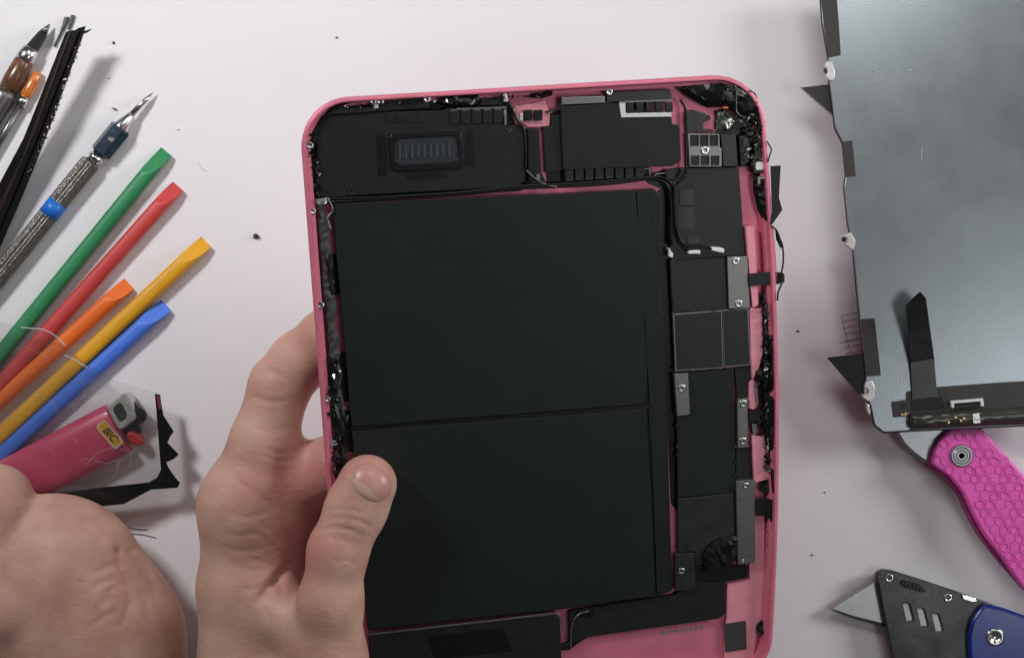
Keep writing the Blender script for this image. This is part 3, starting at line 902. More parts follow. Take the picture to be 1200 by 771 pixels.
D("clip_bar", [(1118.6, 474), (1148.6, 471.5), (1149, 477), (1119, 479.5)], 2.5, 3.6, M_dark, 0.2, 0.3)
D("white_sticker", [(1140, 485), (1147.5, 484), (1149, 495.5), (1141, 496)], 5.4, 6.3, M_white, 0.05, 0.2)
for k, (x, y) in enumerate(((1120, 489), (1126, 493), (1112, 495), (1130, 490))):
    D("gold_contact", rect(x, y, 3, 2, k), 5.6, 6.2, M_gold, 0.1, 0.3)
for pts in ([(1018, 97), (1046, 93)], [(1022, 84), (1068, 82)], [(1004, 180), (1016, 180)], [(1004, 233), (1024, 233)], [(1080, 174), (1080, 190)], [(1163, 360), (1172, 351)], [(1092, 280), (1093, 284)]):
    tube(DS, "scratch", [pts[0], ((pts[0][0] + pts[1][0]) / 2, (pts[0][1] + pts[1][1]) / 2 - .4), pts[1]], 2.2, 0.35, M_plate, flat=0.3, seg=6)

# ------------------------------------------------------------------ folding pocket knife with pink scales
M_scale = mat("pink_scale", (0.72, 0.09, 0.43), 0.45, var=0.06, vscale=150, bump=0.08, bscale=1500)
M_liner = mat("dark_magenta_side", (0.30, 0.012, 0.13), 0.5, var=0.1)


def inside(p, poly):
    c, n = False, len(poly)
    for i in range(n):
        (x1, y1), (x2, y2) = poly[i], poly[i - 1]
        if (y1 > p[1]) != (y2 > p[1]) and p[0] < (x2 - x1) * (p[1] - y1) / (y2 - y1) + x1:
            c = not c
    return c


KN = Thing("pocket_knife", "folding pocket knife with magenta honeycomb handle, partly under the removed screen", "knife", W(1160, 590, 0))
hp = [(1092, 544), (1095, 530), (1103, 515), (1114, 504), (1133, 498), (1151, 502), (1173, 527), (1205, 562), (1240, 602), (1268, 645), (1272, 690), (1255, 715), (1228, 712), (1200, 690), (1173, 652), (1153, 626), (1140, 602), (1129, 578), (1113, 558)]
HS = prism(KN, "handle", hp, 9.5, 13.5, M_scale, 1.1, 1.2)
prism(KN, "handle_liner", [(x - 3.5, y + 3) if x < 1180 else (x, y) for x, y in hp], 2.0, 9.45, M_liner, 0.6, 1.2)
prism(KN, "back_scale", hp, 0, 1.95, M_scale, 0.6, 1.2)
smooth_zone = [(1108, 558), (1118, 558), (1145, 574), (1148, 580), (1136, 594), (1125, 578)]
inner = [(1097, 541), (1100, 529), (1108, 515), (1118, 507), (1133, 503), (1149, 507), (1170, 532), (1202, 567), (1236, 607), (1262, 648), (1265, 686), (1252, 708), (1230, 705), (1206, 686), (1180, 650), (1160, 624), (1146, 600), (1133, 578), (1116, 555)]
hexmesh = {}
rng0 = random.Random(9)
pitch = 11.6
for i in range(-2, 17):
    for j in range(-2, 23):
        x, y = 1096 + i * pitch + (j % 2) * pitch / 2, 500 + j * pitch * 0.866
        if not inside((x, y), inner) or inside((x, y), smooth_zone) or math.hypot(x - 1126.4, y - 533.7) < 18:
            continue
        kind = (i * 2 + j) % 3 == 0
        if kind not in hexmesh:
            R = pitch * 0.5 * 0.376
            out = [(R * 1.06 * math.cos(math.radians(60 * q + 30)), R * 1.06 * math.sin(math.radians(60 * q + 30))) for q in range(6)]
            hole = [(a * 0.72, b * 0.72) for a, b in out]
            hm = curve_prism([out] if kind else [out, hole], 0, 0.3 if kind else 0.42, 0.12)
            for v in hm.vertices:
                v.co *= S
            hm.materials.clear()
            hm.materials.append(M_scale)
            hexmesh[kind] = hm
        KN.copy_mesh("honeycomb_stud", hexmesh[kind], None, KN.at(x, y, 13.42 + 0.1 * rng0.random()), HS, (1, 1, 1), (rng0.gauss(0, .02), rng0.gauss(0, .02), 0))
c = KN.at(1126.4, 533.7, 13.5)
pv = KN.link("pivot_screw", lathe_between(c - [0, 0, 1], c + [0, 0, 1], [(0, 4.9), (1.7, 4.9), (2.1, 4.5), (2.1, 3.9), (1.7, 3.7), (2.0, 3.3), (2.0, 2.6), (1.6, 2.4), (1.9, 2.1), (1.9, 1.3), (1.0, 1.2), (1.0, 0.02)], 32), mat("pivot_steel", (0.30, 0.30, 0.30), 0.34, 0.9, var=0.15), smooth=True)
pv.data.set_sharp_from_angle(angle=math.radians(35))
prism(KN, "knife_blade", [(1048, 492), (1052, 509), (1059, 520), (1070, 531), (1084, 541), (1096, 546), (1120, 540), (1130, 510), (1100, 485), (1065, 470)], 5.0, 8.2, mat("satin_blade", (0.33, 0.34, 0.35), 0.3, 0.9, var=0.06), 0.9, 1)

# ------------------------------------------------------------------ folding utility knife
M_alu = mat("grey_knife_body", (0.070, 0.072, 0.075), 0.36, 0.7, var=0.55, vscale=45, bump=0.10, bscale=500)
M_blue = mat("blue_grip", (0.005, 0.020, 0.17), 0.25, var=0.15, coat=0.3)
UK = Thing("utility_knife", "grey folding utility knife with triangular blade out and glossy blue grip", "utility knife", W(1100, 740, 0))
slots = [[(x, y), (x + 7.5, y + 1), (x + 12.5, y + 19.5), (x + 11, y + 21.5), (x + 5, y + 20.5)] for x, y in ((1058, 706.5), (1075, 712.5), (1092.3, 718.7))]
UB = prism(UK, "knife_body", [(1027, 673), (1030, 670), (1036, 667.5), (1047, 669), (1085, 681), (1124, 694), (1155, 705.5), (1215, 728), (1250, 800), (1055, 812), (1041, 745)], 4, 9, M_alu, 0.6, 0.9, holes=slots)
prism(UK, "slot_insert", [(1045, 695), (1115, 712), (1120, 748), (1050, 745)], 4.2, 7.6, M_bright, 0.1, 0.3, parent=UB)
prism(UK, "lower_side", [(1029, 673), (1037, 669), (1085, 682.5), (1155, 707), (1210, 730), (1246, 798), (1057, 808), (1043, 745)], 0, 3.95, M_alu, 0.4, 0.9)
prism(UK, "blade", [(974, 713.5), (1027, 680.5), (1050, 680), (1060, 735), (1039, 734.5), (1000, 723)], 4.2, 5.0, mat("razor_steel", (0.50, 0.51, 0.52), 0.3, 0.85, var=0.06, vscale=200), 0.1, 0.1)
prism(UK, "blade_bevel", [(973.5, 714), (976, 713), (1000, 721), (1040, 731), (1040, 735.5), (999, 724.2)], 4.0, 5.15, M_darksteel, 0.3, 0)
for x, y in ((1042, 676.8), (1111, 700)):
    q = UK.at(x, y, 9)
    r = UK.link("rivet", lathe_between(q - [0, 0, .5], q + [0, 0, 1], [(0, 1.9), (.7, 1.9), (.9, 1.6), (.85, 1.1), (.2, .95), (.2, .02)], 18), M_chrome, smooth=True)
prism(UK, "release_button", [(1054, 683), (1058, 679), (1079, 685), (1086, 692), (1082, 694), (1060, 688)], 8.5, 9.5, M_dark, 0.2, 0.8)
for k in range(5):
    x, y = 1061.5 + k * 4.4, 684.2 + k * 1.5
    prism(UK, "button_ridge", rect(x, y, 1.6, 5, 0.3), 9.5, 9.9, M_darksteel, 0.1, 0)
prism(UK, "spring_clip", [(1127, 696.5), (1133, 696), (1143, 700), (1146, 705), (1140, 706), (1128, 702)], 8.5, 10.2, M_chrome, 0.4, 0.6)
prism(UK, "grip", [(1136, 770), (1135, 744), (1139, 727), (1147, 715), (1154, 707.5), (1175, 712), (1220, 728), (1262, 770), (1262, 812), (1140, 812)], 9.0, 12.5, M_blue, 1.4, 1.5)
q = UK.at(1166, 746, 12.5)
UK.link("pivot_screw", lathe_between(q - [0, 0, 1], q + [0, 0, 1], [(0, 4.0), (1.4, 4.0), (1.8, 3.6), (1.8, 2.4), (1.2, 2.2), (1.2, .02)], 24), M_chrome, smooth=True)

# ------------------------------------------------------------------ five coloured prying sticks
def stick(label, tip, end, w_px, col, cut):
    p0, p1 = W(*tip, 0), W(*end, 0)
    r = w_px * 0.384 / 2
    m = mat("plastic_" + label.split()[0], col, 0.46, var=0.10, vscale=160, bump=0.16, bscale=700, stretch=(0.25, 1, 1))
    L = np.linalg.norm(p1 - p0)
    ang = math.atan2(p1[1] - p0[1], p1[0] - p0[0])
    T = Thing("prying_stick", label, "prying stick", tuple(p0), (0, 0, ang), "coloured plastic prying sticks")
    vs, fs, seg = [], [], 28
    rows = list(np.linspace(0, 26, 40)) + list(np.linspace(30, L, 8))
    for s in rows:
        for k in range(seg):
            a = 2 * math.pi * k / seg
            e = 0.75
            y = r * math.copysign(abs(math.cos(a)) ** e, math.cos(a))
            z = r + r * 0.92 * math.copysign(abs(math.sin(a)) ** e, math.sin(a))
            z = min(z, 1.6 + s / cut * 2 * r + 0.35 * y)
            z = max(z, 0.05)
            vs.append((s, y, z))
    for i in range(len(rows) - 1):
        for k in range(seg):
            a, b = i * seg + k, i * seg + (k + 1) % seg
            fs.append((a, a + seg, b + seg, b))
    fs.append(tuple(range(seg)))
    fs.append(tuple(range((len(rows) - 1) * seg, len(rows) * seg))[::-1])
    me = bpy.data.meshes.new("stick_body")
    me.from_pydata(vs, [], fs)
    me.update()
    bm = bmesh.new()
    bm.from_mesh(me)
    bmesh.ops.recalc_face_normals(bm, faces=bm.faces[:])
    bm.to_mesh(me)
    bm.free()
    o = T.link("stick_body", me, m, smooth=True)
    me.set_sharp_from_angle(angle=math.radians(28))
    return T


def extend(tip, thru, f):
    return (tip[0] + (thru[0] - tip[0]) * f, tip[1] + (thru[1] - tip[1]) * f)


stick("green plastic prying stick, nearest the metal scribe", (196, 178.5), extend((196, 178.5), (27, 386), 1.25), 17.5, (0.022, 0.235, 0.085), 18)
stick("red plastic prying stick lying beside the green one", (209.5, 219), extend((209.5, 219), (27, 424), 1.25), 17.5, (0.56, 0.055, 0.05), 15)
stick("orange plastic prying stick, the shortest showing of the five", (152, 333), extend((152, 333), (27, 447), 1.4), 17.5, (0.85, 0.16, 0.015), 15)
stick("yellow plastic prying stick between the orange and blue ones", (242.5, 284), extend((242.5, 284), (27, 488), 1.2), 18, (0.75, 0.37, 0.01), 17)
stick("blue plastic prying stick closest to the lighter", (195.5, 358), extend((195.5, 358), (27, 512), 1.3), 18, (0.065, 0.20, 0.80), 17)

# ------------------------------------------------------------------ metal scribe with a knurled grip
M_knurl = mat("knurled_steel", (0.20, 0.19, 0.175), 0.35, 0.9, var=0.35, vscale=900, bump=0.6, bscale=1300)
M_hex = mat("navy_collar", (0.035, 0.055, 0.085), 0.25, 0.5, var=0.3, vscale=150)
M_band = mat("blue_band", (0.01, 0.16, 0.62), 0.4, var=0.05)
SC = Thing("scribe_pen", "metal scribe pen with sharp tip, knurled grip and blue band", "scribe", W(110, 190, 0))
RS = 4.6


def sc(px, py):
    v = SC.at(px, py, 0)
    v[2] = RS
    return v


tip = SC.at(180.5, 107.5, 2.4)
SC.link("scribe_tip", lathe_between(tip, sc(156, 137), [(0, 0.12), (4.5, 0.95), (5, 1.15), (14.8, 1.35)], 16), M_chrome, smooth=True)
f0, f1 = sc(157, 136), sc(142, 155)
SC.link("nose_cone", lathe_between(f0, f1, [(0, 1.3), (0.6, 1.8), (7, 3.6), (9.4, 3.9)], 20), M_chrome, smooth=True)
h0, h1 = sc(146, 150), sc(120, 182)
lh = np.linalg.norm(h1 - h0)
HX = SC.link("hex_collar", lathe_between(h0, h1, [(0, 3.3), (1.2, 4.9), (lh - 1, 4.9), (lh, 4.2)], 6), M_hex)
n0, n1 = sc(121, 181), sc(109, 194)
ln = np.linalg.norm(n1 - n0)
SC.link("neck", lathe_between(n0, n1, [(0, 3.0), (2, 3.0), (2.3, 3.6), (3.4, 3.6), (3.8, 3.0), (ln, 3.2)], 24), M_chrome, smooth=True)


def knurl(k):
    return 1.0 if k % 2 else 0.94


g0, g1 = sc(110, 191), sc(71, 239)
lg = np.linalg.norm(g1 - g0)
SC.link("knurled_grip", lathe_between(g0, g1, [(0, 3.6), (0.6, 4.4)] + [(1 + i * (lg - 1.6) / 14, 4.45 - 0.06 * (i % 2)) for i in range(15)] + [(lg, 4.3)], 40, knurl), M_knurl)
b0, b1 = sc(72, 238), sc(60, 253)
SC.link("blue_band", lathe_between(b0, b1, [(0, 4.5), (np.linalg.norm(b1 - b0), 4.5)], 30), M_band, smooth=True)
e0, e1 = sc(61, 252), sc(-40, 376)
le = np.linalg.norm(e1 - e0)
SC.link("knurled_handle", lathe_between(e0, e1, [(0, 4.4)] + [(0.6 + i * (le - 1.6) / 30, 4.45 - 0.06 * (i % 2)) for i in range(31)] + [(le, 3.8)], 40, knurl), M_knurl)


def flat_text(T, name, s, px, py, z, size, ang, m, parent=None, shear=0.0, thick=0.05):
    c = bpy.data.curves.new("lettering", 'FONT')
    c.body, c.size, c.align_x, c.align_y, c.shear, c.extrude = s, size, 'CENTER', 'CENTER', shear, thick
    c.offset = 0.018 * size
    o = bpy.data.objects.new("lettering", c)
    me = bpy.data.meshes.new_from_object(o)
    bpy.data.objects.remove(o)
    bpy.data.curves.remove(c)
    p = T.at(px, py, z)
    ca, sa = math.cos(ang), math.sin(ang)
    for v in me.vertices:
        x, y = v.co.x, v.co.y
        v.co = (p[0] + x * ca - y * sa, p[1] + x * sa + y * ca, p[2] + v.co.z)
    return T.link(name, me, m, parent)


flat_text(SC, "collar_mark", "8", 130.5, 163.5, RS + 4.32, 3.6, math.radians(75), M_steel, HX)

# ------------------------------------------------------------------ the other tool, upper left corner
M_amber = mat("brown_resin", (0.13, 0.060, 0.032), 0.25, var=0.5, vscale=200, coat=0.1)
M_amber2 = mat("amber_resin", (0.62, 0.17, 0.03), 0.2, var=0.3, vscale=250, coat=0.6)
AK = Thing("marking_tool", "metal pointed tool with brown and amber handle in the corner behind the black strip", "tool", W(30, 80, 0))


def ak(px, py, z=4.5):
    return AK.at(px, py, z)


AK.link("tool_tip", lathe_between(ak(58.5, 28.5, 3.0), ak(50, 40), [(0, 0.2), (5, 1.9)], 16), M_steel, smooth=True)
AK.link("tool_nose", lathe_between(ak(51, 39), ak(37, 58), [(0, 1.6), (0.5, 2.2), (8.5, 3.0)], 8), M_darksteel)
AK.link("chrome_ferrule", lathe_between(ak(38, 56.5), ak(28, 72), [(0, 2.6), (0.6, 3.8), (5.5, 4.4), (7, 3.9)], 24), M_chrome, smooth=True)
AK.link("brown_grip", lathe_between(ak(29, 71), ak(8, 108), [(0, 3.6), (1, 4.3), (10, 4.6), (16, 4.2)], 24), M_amber, smooth=True)
AK.link("handle", lathe_between(ak(9, 106), ak(-60, 220), [(0, 4.6), (3, 5.0), (48, 4.6)], 24), M_steel, smooth=True)
AB = Thing("amber_driver", "small amber handled driver poking out beside the black strip", "tool", W(35, 105, 0))
AB.link("amber_handle", lathe_between(AB.at(46, 84, 2.6), AB.at(28, 116, 3), [(0, 0.8), (2, 2.2), (11, 2.6), (14, 2.0)], 18), M_amber2, smooth=True)
AB.link("chrome_ring", lathe_between(AB.at(29, 114, 3), AB.at(24, 124, 3), [(0, 2.4), (4.2, 2.5)], 18), M_chrome, smooth=True)
AB.link("steel_shaft", lathe_between(AB.at(25, 122, 3), AB.at(-14, 190, 3), [(0, 1.6), (30, 1.6)], 14), M_steel, smooth=True)

# ------------------------------------------------------------------ broken black strips from the screen border, upper left
M_strip = mat("black_strip", (0.006, 0.006, 0.006), 0.25, var=0.3, vscale=150)
M_stripred = mat("brown_edge", (0.030, 0.012, 0.011), 0.35, var=0.3)
BK = Thing("broken_border_strip", "long broken black strip of screen border standing above the scribe", "broken strip", W(60, 110, 14), (math.radians(6), math.radians(-8), 0))
SB = prism(BK, "strip_body", [(77, 37.5), (83, 36), (88, 35.6), (92, 33), (99.5, 31), (98, 38), (62, 138.5), (44, 185), (27, 227), (-10, 312), (-40, 330), (-30, 270), (27, 163), (40, 131), (57, 88)], 0, 1.0, M_strip, 0.15, 0)
prism(BK, "strip_ridge", [(81, 37), (84, 37), (30, 185), (-20, 290), (-24, 286), (26, 184)], 1.0, 1.5, M_stripred, 0.15, 0.1)
prism(BK, "strip_ridge", [(88, 37), (93, 36), (44, 160), (-10, 290), (-18, 290), (38, 160)], 1.0, 2.2, M_strip, 0.2, 0.1)
prism(BK, "torn_splinter", [(97, 37), (101, 36), (107.5, 34), (103, 38), (98, 40)], 0.2, 0.7, M_strip, 0.05, 0)
o = BK.link("chipped_edge", shards_mesh(BK, [(95, 45), (84, 78), (66, 128), (48, 173), (30, 216)], 120, 0.9, (0.6, 1.5), rng, 0.5), M_stripred)
o['kind'] = 'stuff'
o = BK.link("glass_chip", shards_mesh(BK, [(90, 60), (78, 95), (62, 138), (46, 178)], 16, 0.8, (1.0, 1.8), rng, 0.8), M_bright)
o['kind'] = 'stuff'
for lab, pts in (("thin black sliver left of the long black strip", [(75.5, 20), (80, 20), (74, 35), (64, 55), (62.5, 54), (70, 38)]),
                 ("short black sliver at the top edge touching the long black strip", [(83, 18), (87, 18), (84, 28), (80.5, 35), (79, 34.5)])):
    T = Thing("black_sliver", lab, "sliver", W(*pts[3], 0))
    prism(T, "sliver_body", pts, 0.1, 1.6, M_strip, 0.15, 0)

# ------------------------------------------------------------------ lighter
M_lighter = mat("lighter_pink", (0.70, 0.078, 0.175), 0.32, var=0.05, vscale=60, coat=0.25, bump=0.05, bscale=300)
LT = Thing("lighter", "pink disposable lighter with red button under the cracked glass piece", "lighter", W(100, 530, 0))
a0, a1 = LT.at(140, 501, 6.6), LT.at(-20, 586, 6.6)
ax = (a1 - a0) / np.linalg.norm(a1 - a0)
side = np.array([-ax[1], ax[0], 0])
Lb = np.linalg.norm(a1 - a0)


def oval(rows, seg=36, e=0.72):
    vs, fs = [], []
    for d, hw, hz in rows:
        for k in range(seg):
            a = 2 * math.pi * k / seg
            y = hw * math.copysign(abs(math.cos(a)) ** e, math.cos(a))
            z = hz * math.copysign(abs(math.sin(a)) ** e, math.sin(a))
            p = a0 + ax * d + side * y
            vs.append((p[0], p[1], 6.6 + z))
    for i in range(len(rows) - 1):
        for k in range(seg):
            a, b = i * seg + k, i * seg + (k + 1) % seg
            fs.append((a, b, b + seg, a + seg))
    fs.append(tuple(range(seg))[::-1])
    fs.append(tuple(range((len(rows) - 1) * seg, len(rows) * seg)))
    me = bpy.data.meshes.new("oval")
    me.from_pydata(vs, [], fs)
    me.update()
    bm = bmesh.new()
    bm.from_mesh(me)
    bmesh.ops.recalc_face_normals(bm, faces=bm.faces[:])
    bm.to_mesh(me)
    bm.free()
    return me


LB = LT.link("lighter_body", oval([(0, 11.3, 5.6), (0.5, 11.9, 6.3), (3, 12.1, 6.5), (Lb - 2, 12.1, 6.5), (Lb - .4, 11.6, 6.1), (Lb, 10.5, 5)]), M_lighter, smooth=True)
LB.data.set_sharp_from_angle(angle=math.radians(45))
prism(LT, "metal_hood", [(124.5, 478), (142, 460.5), (146, 460), (152, 466), (158.5, 488), (157, 492), (141, 504), (137, 501)], 2, 12.6, mat("hood_metal", (0.75, 0.74, 0.70), 0.32, 0.6, var=0.25, vscale=260), 0.7, 0.9)
prism(LT, "hood_reflection", [(131, 479), (141, 470), (150, 487), (141, 496)], 12.5, 12.8, mat("hood_shine", (0.16, 0.17, 0.16), 0.25, 0.9, var=0.7, vscale=420, bump=0.5, bscale=420), 0.25, 1.8)  # dark reflection on the hood, put in as a thin dark plate
w0 = LT.at(157, 478, 9) - side * 0
WL = LT.link("spark_wheel", lathe_between(LT.at(160, 486, 5.4), LT.at(163.5, 488, 10.6), [(0, 1.2), (0.2, 3.6), (4.2, 3.8), (4.8, 3.4), (4.8, 2.8), (4.2, 2.6), (4.4, 1.8), (4.9, 1.6), (5.0, 0.05)], 26, knurl), M_darksteel)
prism(LT, "wheel_guard", [(151, 466), (156, 470), (165, 481), (168, 489), (165, 494), (159, 491)], 2, 8, M_darksteel, 0.4, 0.8)
prism(LT, "red_button", [(147, 507), (153, 504.5), (163, 510), (167.5, 517), (165, 523), (158, 522.5), (149, 517)], 3, 9.4, mat("red_button", (0.58, 0.025, 0.035), 0.4), 1.2, 1.8)
prism(LT, "fork_base", [(143, 503), (158, 491), (164, 503), (160, 518), (152, 520)], 2, 6.5, M_darksteel, 0.5, 0.8)
ea = math.radians(-49)
EM = prism(LT, "sticker_edge", rect(128.5, 509, 36, 14, -ea), 13.02, 13.14, mat("sticker_cream", (0.75, 0.55, 0.42), 0.5), 0.03, 1.6)
prism(LT, "sticker_face", rect(128.5, 509, 32, 10.5, -ea), 13.14, 13.2, mat("sticker_gold", (0.72, 0.38, 0.02), 0.4), 0.02, 1.2, parent=EM)
flat_text(LT, "sticker_lettering", "BIC", 128.7, 509, 13.24, 4.7, ea, mat("letter_black", (0.025, 0.012, 0.008), 0.5), EM, 0.25, 0.03)

# ------------------------------------------------------------------ cracked corner of clear front glass with black border
GL = Thing("broken_front_glass", "cracked clear glass corner with jagged black border lying over the lighter", "broken glass", W(110, 520, 14.2), (0, 0, math.radians(5)))
prism(GL, "clear_pane", [(-30, 372), (27, 383.5), (50, 386), (66, 394), (78, 407), (92, 421), (112, 432), (134, 445), (160, 455), (182, 460), (189, 548), (184, 561), (174, 566), (72, 577), (-30, 588)], 0, 0.7, M_clear, 0.08, 0)
prism(GL, "black_border", [(181.5, 461), (187.5, 462.5), (189, 474), (191.5, 487), (203.5, 505.5), (199, 512), (196, 518.5), (209.5, 532.5), (203, 538), (194.5, 541.5), (198, 549), (205, 559), (211, 566), (207.5, 571.5), (193, 572.5), (177, 573.5), (163, 581), (145, 590.5), (109, 594), (60, 598), (-30, 604),
                           (-30, 588), (72, 576), (174, 565), (184, 559.5), (188.5, 550)], 0.75, 1.3, M_strip, 0.08, 0)
prism(GL, "red_fleck", [(183, 463), (187, 464), (189, 478), (186, 480)], 1.3, 1.5, mat("red_fleck", (0.16, 0.03, 0.045), 0.4, var=0.6, vscale=900), 0.04, 0)
crk = [[(27, 384), (40, 386), (52, 386.5)], [(66, 394), (75, 402), (77, 405)], [(75, 416), (88, 422), (100, 430)], [(96, 446), (102, 460), (90, 472), (80, 476)], [(102, 448), (110, 444)], [(78, 472), (86, 478), (92, 486)],
       [(60, 470), (70, 483)], [(92, 540), (104, 536)], [(100, 545), (115, 530), (136, 522), (150, 530)], [(130, 552), (142, 540), (160, 526)], [(140, 536), (136, 556), (133, 562)],
       [(60, 528), (64, 534)], [(85, 512), (92, 520)], [(112, 540), (126, 543), (140, 538)], [(150, 548), (154, 534)], [(30, 450), (44, 462), (60, 470)], [(27, 405), (45, 414), (58, 420)], [(150, 455), (168, 452)]]
for c_ in crk:
    P_ = [GL.at(q[0], q[1], 0.72) for q in c_]
    GL.link("glass_crack", sweep(P_, 0.05, 5, 0.5, False), M_scratch_glint)
for c_ in ([(24, 383.4), (40, 385), (52, 386.6), (66, 394.5), (77, 406)], [(76, 416.5), (90, 422.5), (103, 431)]):
    tube(GL, "broken_edge_glint", c_, 0.7, 0.6, M_scratch_glint, flat=0.6, seg=6)  # white tube painting the bright highlight along the broken glass edge

# ------------------------------------------------------------------ crumbs, hairs and marks on the table
M_crumb = mat("black_crumb", (0.012, 0.011, 0.011), 0.5)


def crumb(label, pts, m=M_crumb, h=0.9, name="black_crumb"):
    c = np.mean(np.array(pts), axis=0)
    T = Thing(name, label, "crumb", W(c[0], c[1], 0), group="crumbs of broken parts on the table")
    prism(T, "chip", pts, 0, h, m, 0.15, 0.2)


crumb("largest black crumb, on the bare table right of the yellow stick tip", [(296.5, 275), (300, 273.5), (303.5, 276.5), (302, 279.5), (299, 278), (297, 279)], h=1.6)
crumb("long black crumb above the tip of the metal scribe", [(130.5, 126), (134, 127), (137, 128.4), (136, 129.6), (132.5, 128)])
crumb("small black crumb at upper left, right of the long black strip", [(131.5, 49), (133.5, 48.6), (134.2, 51), (132, 52)])
crumb("tiny grey crumb below the small black one at upper left", [(126.5, 91.5), (128.2, 91), (128.6, 92.6), (127, 93)], M_greypad, 0.4)
crumb("tiny dark crumb on the empty table above the tablet's speaker", [(393, 43.2), (396.5, 44), (396, 45.6), (393.4, 45)], M_greypad, 0.5)
crumb("dark speck between the tablet and the removed screen", [(932.5, 387.5), (936.5, 387), (937.2, 389), (933.5, 389.4)], M_greypad, 0.5)
crumb("tiny speck below the dark triangular corner of the removed screen", [(966, 576), (967.6, 576), (967.8, 577.6), (966.2, 577.6)], M_greypad, 0.4)
crumb("tiny black speck above the blade of the utility knife", [(950.6, 649), (952.6, 649), (952.8, 651), (951, 651)], M_crumb, 0.5)
crumb("tiny white crumb above the tip of the red stick", [(206, 151), (210, 150), (210.5, 152), (207, 152.6)], M_white, 0.5, "white_crumb")
T = Thing("white_fibre", "white fibre lying on the table right of the green and red sticks", "fibre", W(238, 195, 0))
tube(T, "strand", [(234, 190), (236, 195), (241, 200)], 0.3, 0.6, M_white)
for lab, pts in (("dark hair beside the second hand, the upper of two", [(146, 617), (160, 620), (173, 620.5)]), ("dark hair beside the second hand, the lower of two", [(151, 625), (168, 626.5), (183, 630)])):
    T = Thing("loose_hair", lab, "hair", W(*pts[1], 0), group="hairs beside the second hand")
    tube(T, "strand", pts, 0.3, 0.5, M_greypad)
T = Thing("faint_line_ladder", "faint ladder of thin grey lines on the table at the edge of the removed screen", "line_marks", W(998, 390, 0))  # ladder of thin grey lines, flat on the table
Mp = mat("faint_line_grey", (0.24, 0.20, 0.215), 0.6)
for k in range(7):
    y = 366 + k * 7.4
    tube(T, "faint_line", [(986 + k * .9, y + 4), (1013 + k, y - 1.2)], 0.06, 0.5, Mp, flat=0.2, seg=5)
tube(T, "faint_line", [(986, 370), (992, 396), (998, 416)], 0.06, 0.5, Mp, flat=0.2, seg=5)
tube(T, "faint_line", [(983, 402), (1012, 397)], 0.06, 0.5, Mp, flat=0.2, seg=5)

# ------------------------------------------------------------------ hands, each one continuous skin grown from a distance field
def rc(Pp, a, b, ra, rb):
    a, b = np.array(a, np.float32), np.array(b, np.float32)
    ba = b - a
    h = np.clip(((Pp - a) @ ba) / (ba @ ba), 0, 1)
    d = Pp - a - h[:, None] * ba
    return np.sqrt((d * d).sum(1)) - (ra + (rb - ra) * h)


def smin(a, b, k):
    h = np.maximum(k - np.abs(a - b), 0) / k
    return np.minimum(a, b) - h * h * k * 0.25


def chain(Pp, pts, k=3.0):
    """pts: (px, py, z, r_px)"""
    d = None
    for p, q in zip(pts[:-1], pts[1:]):
        kp, kq = (H - p[2]) / FPX, (H - q[2]) / FPX
        e = rc(Pp, W(*p[:3]), W(*q[:3]), p[3] * kp, q[3] * kq)
        d = e if d is None else smin(d, e, k)
    return d


def field_mesh(fn, lo, hi, vox):
    import openvdb
    n = [int((hi[i] - lo[i]) / vox) + 1 for i in range(3)]
    ax_ = [lo[i] + vox * np.arange(n[i], dtype=np.float32) for i in range(3)]
    out = np.empty(n, np.float32)
    Y, Z = np.meshgrid(ax_[1], ax_[2], indexing='ij')
    step = 12
    for i in range(0, n[0], step):
        xs = ax_[0][i:i + step]
        Pp = np.stack([np.repeat(xs, Y.size), np.tile(Y.ravel(), len(xs)), np.tile(Z.ravel(), len(xs))], 1).astype(np.float32)
        out[i:i + step] = fn(Pp).reshape(len(xs), n[1], n[2])
    g = openvdb.FloatGrid(10.0)
    g.copyFromArray(out)
    pts, quads = g.convertToQuads(0.0)
    pts = np.array(pts) * vox + np.array(lo)
    return pts, np.array(quads)


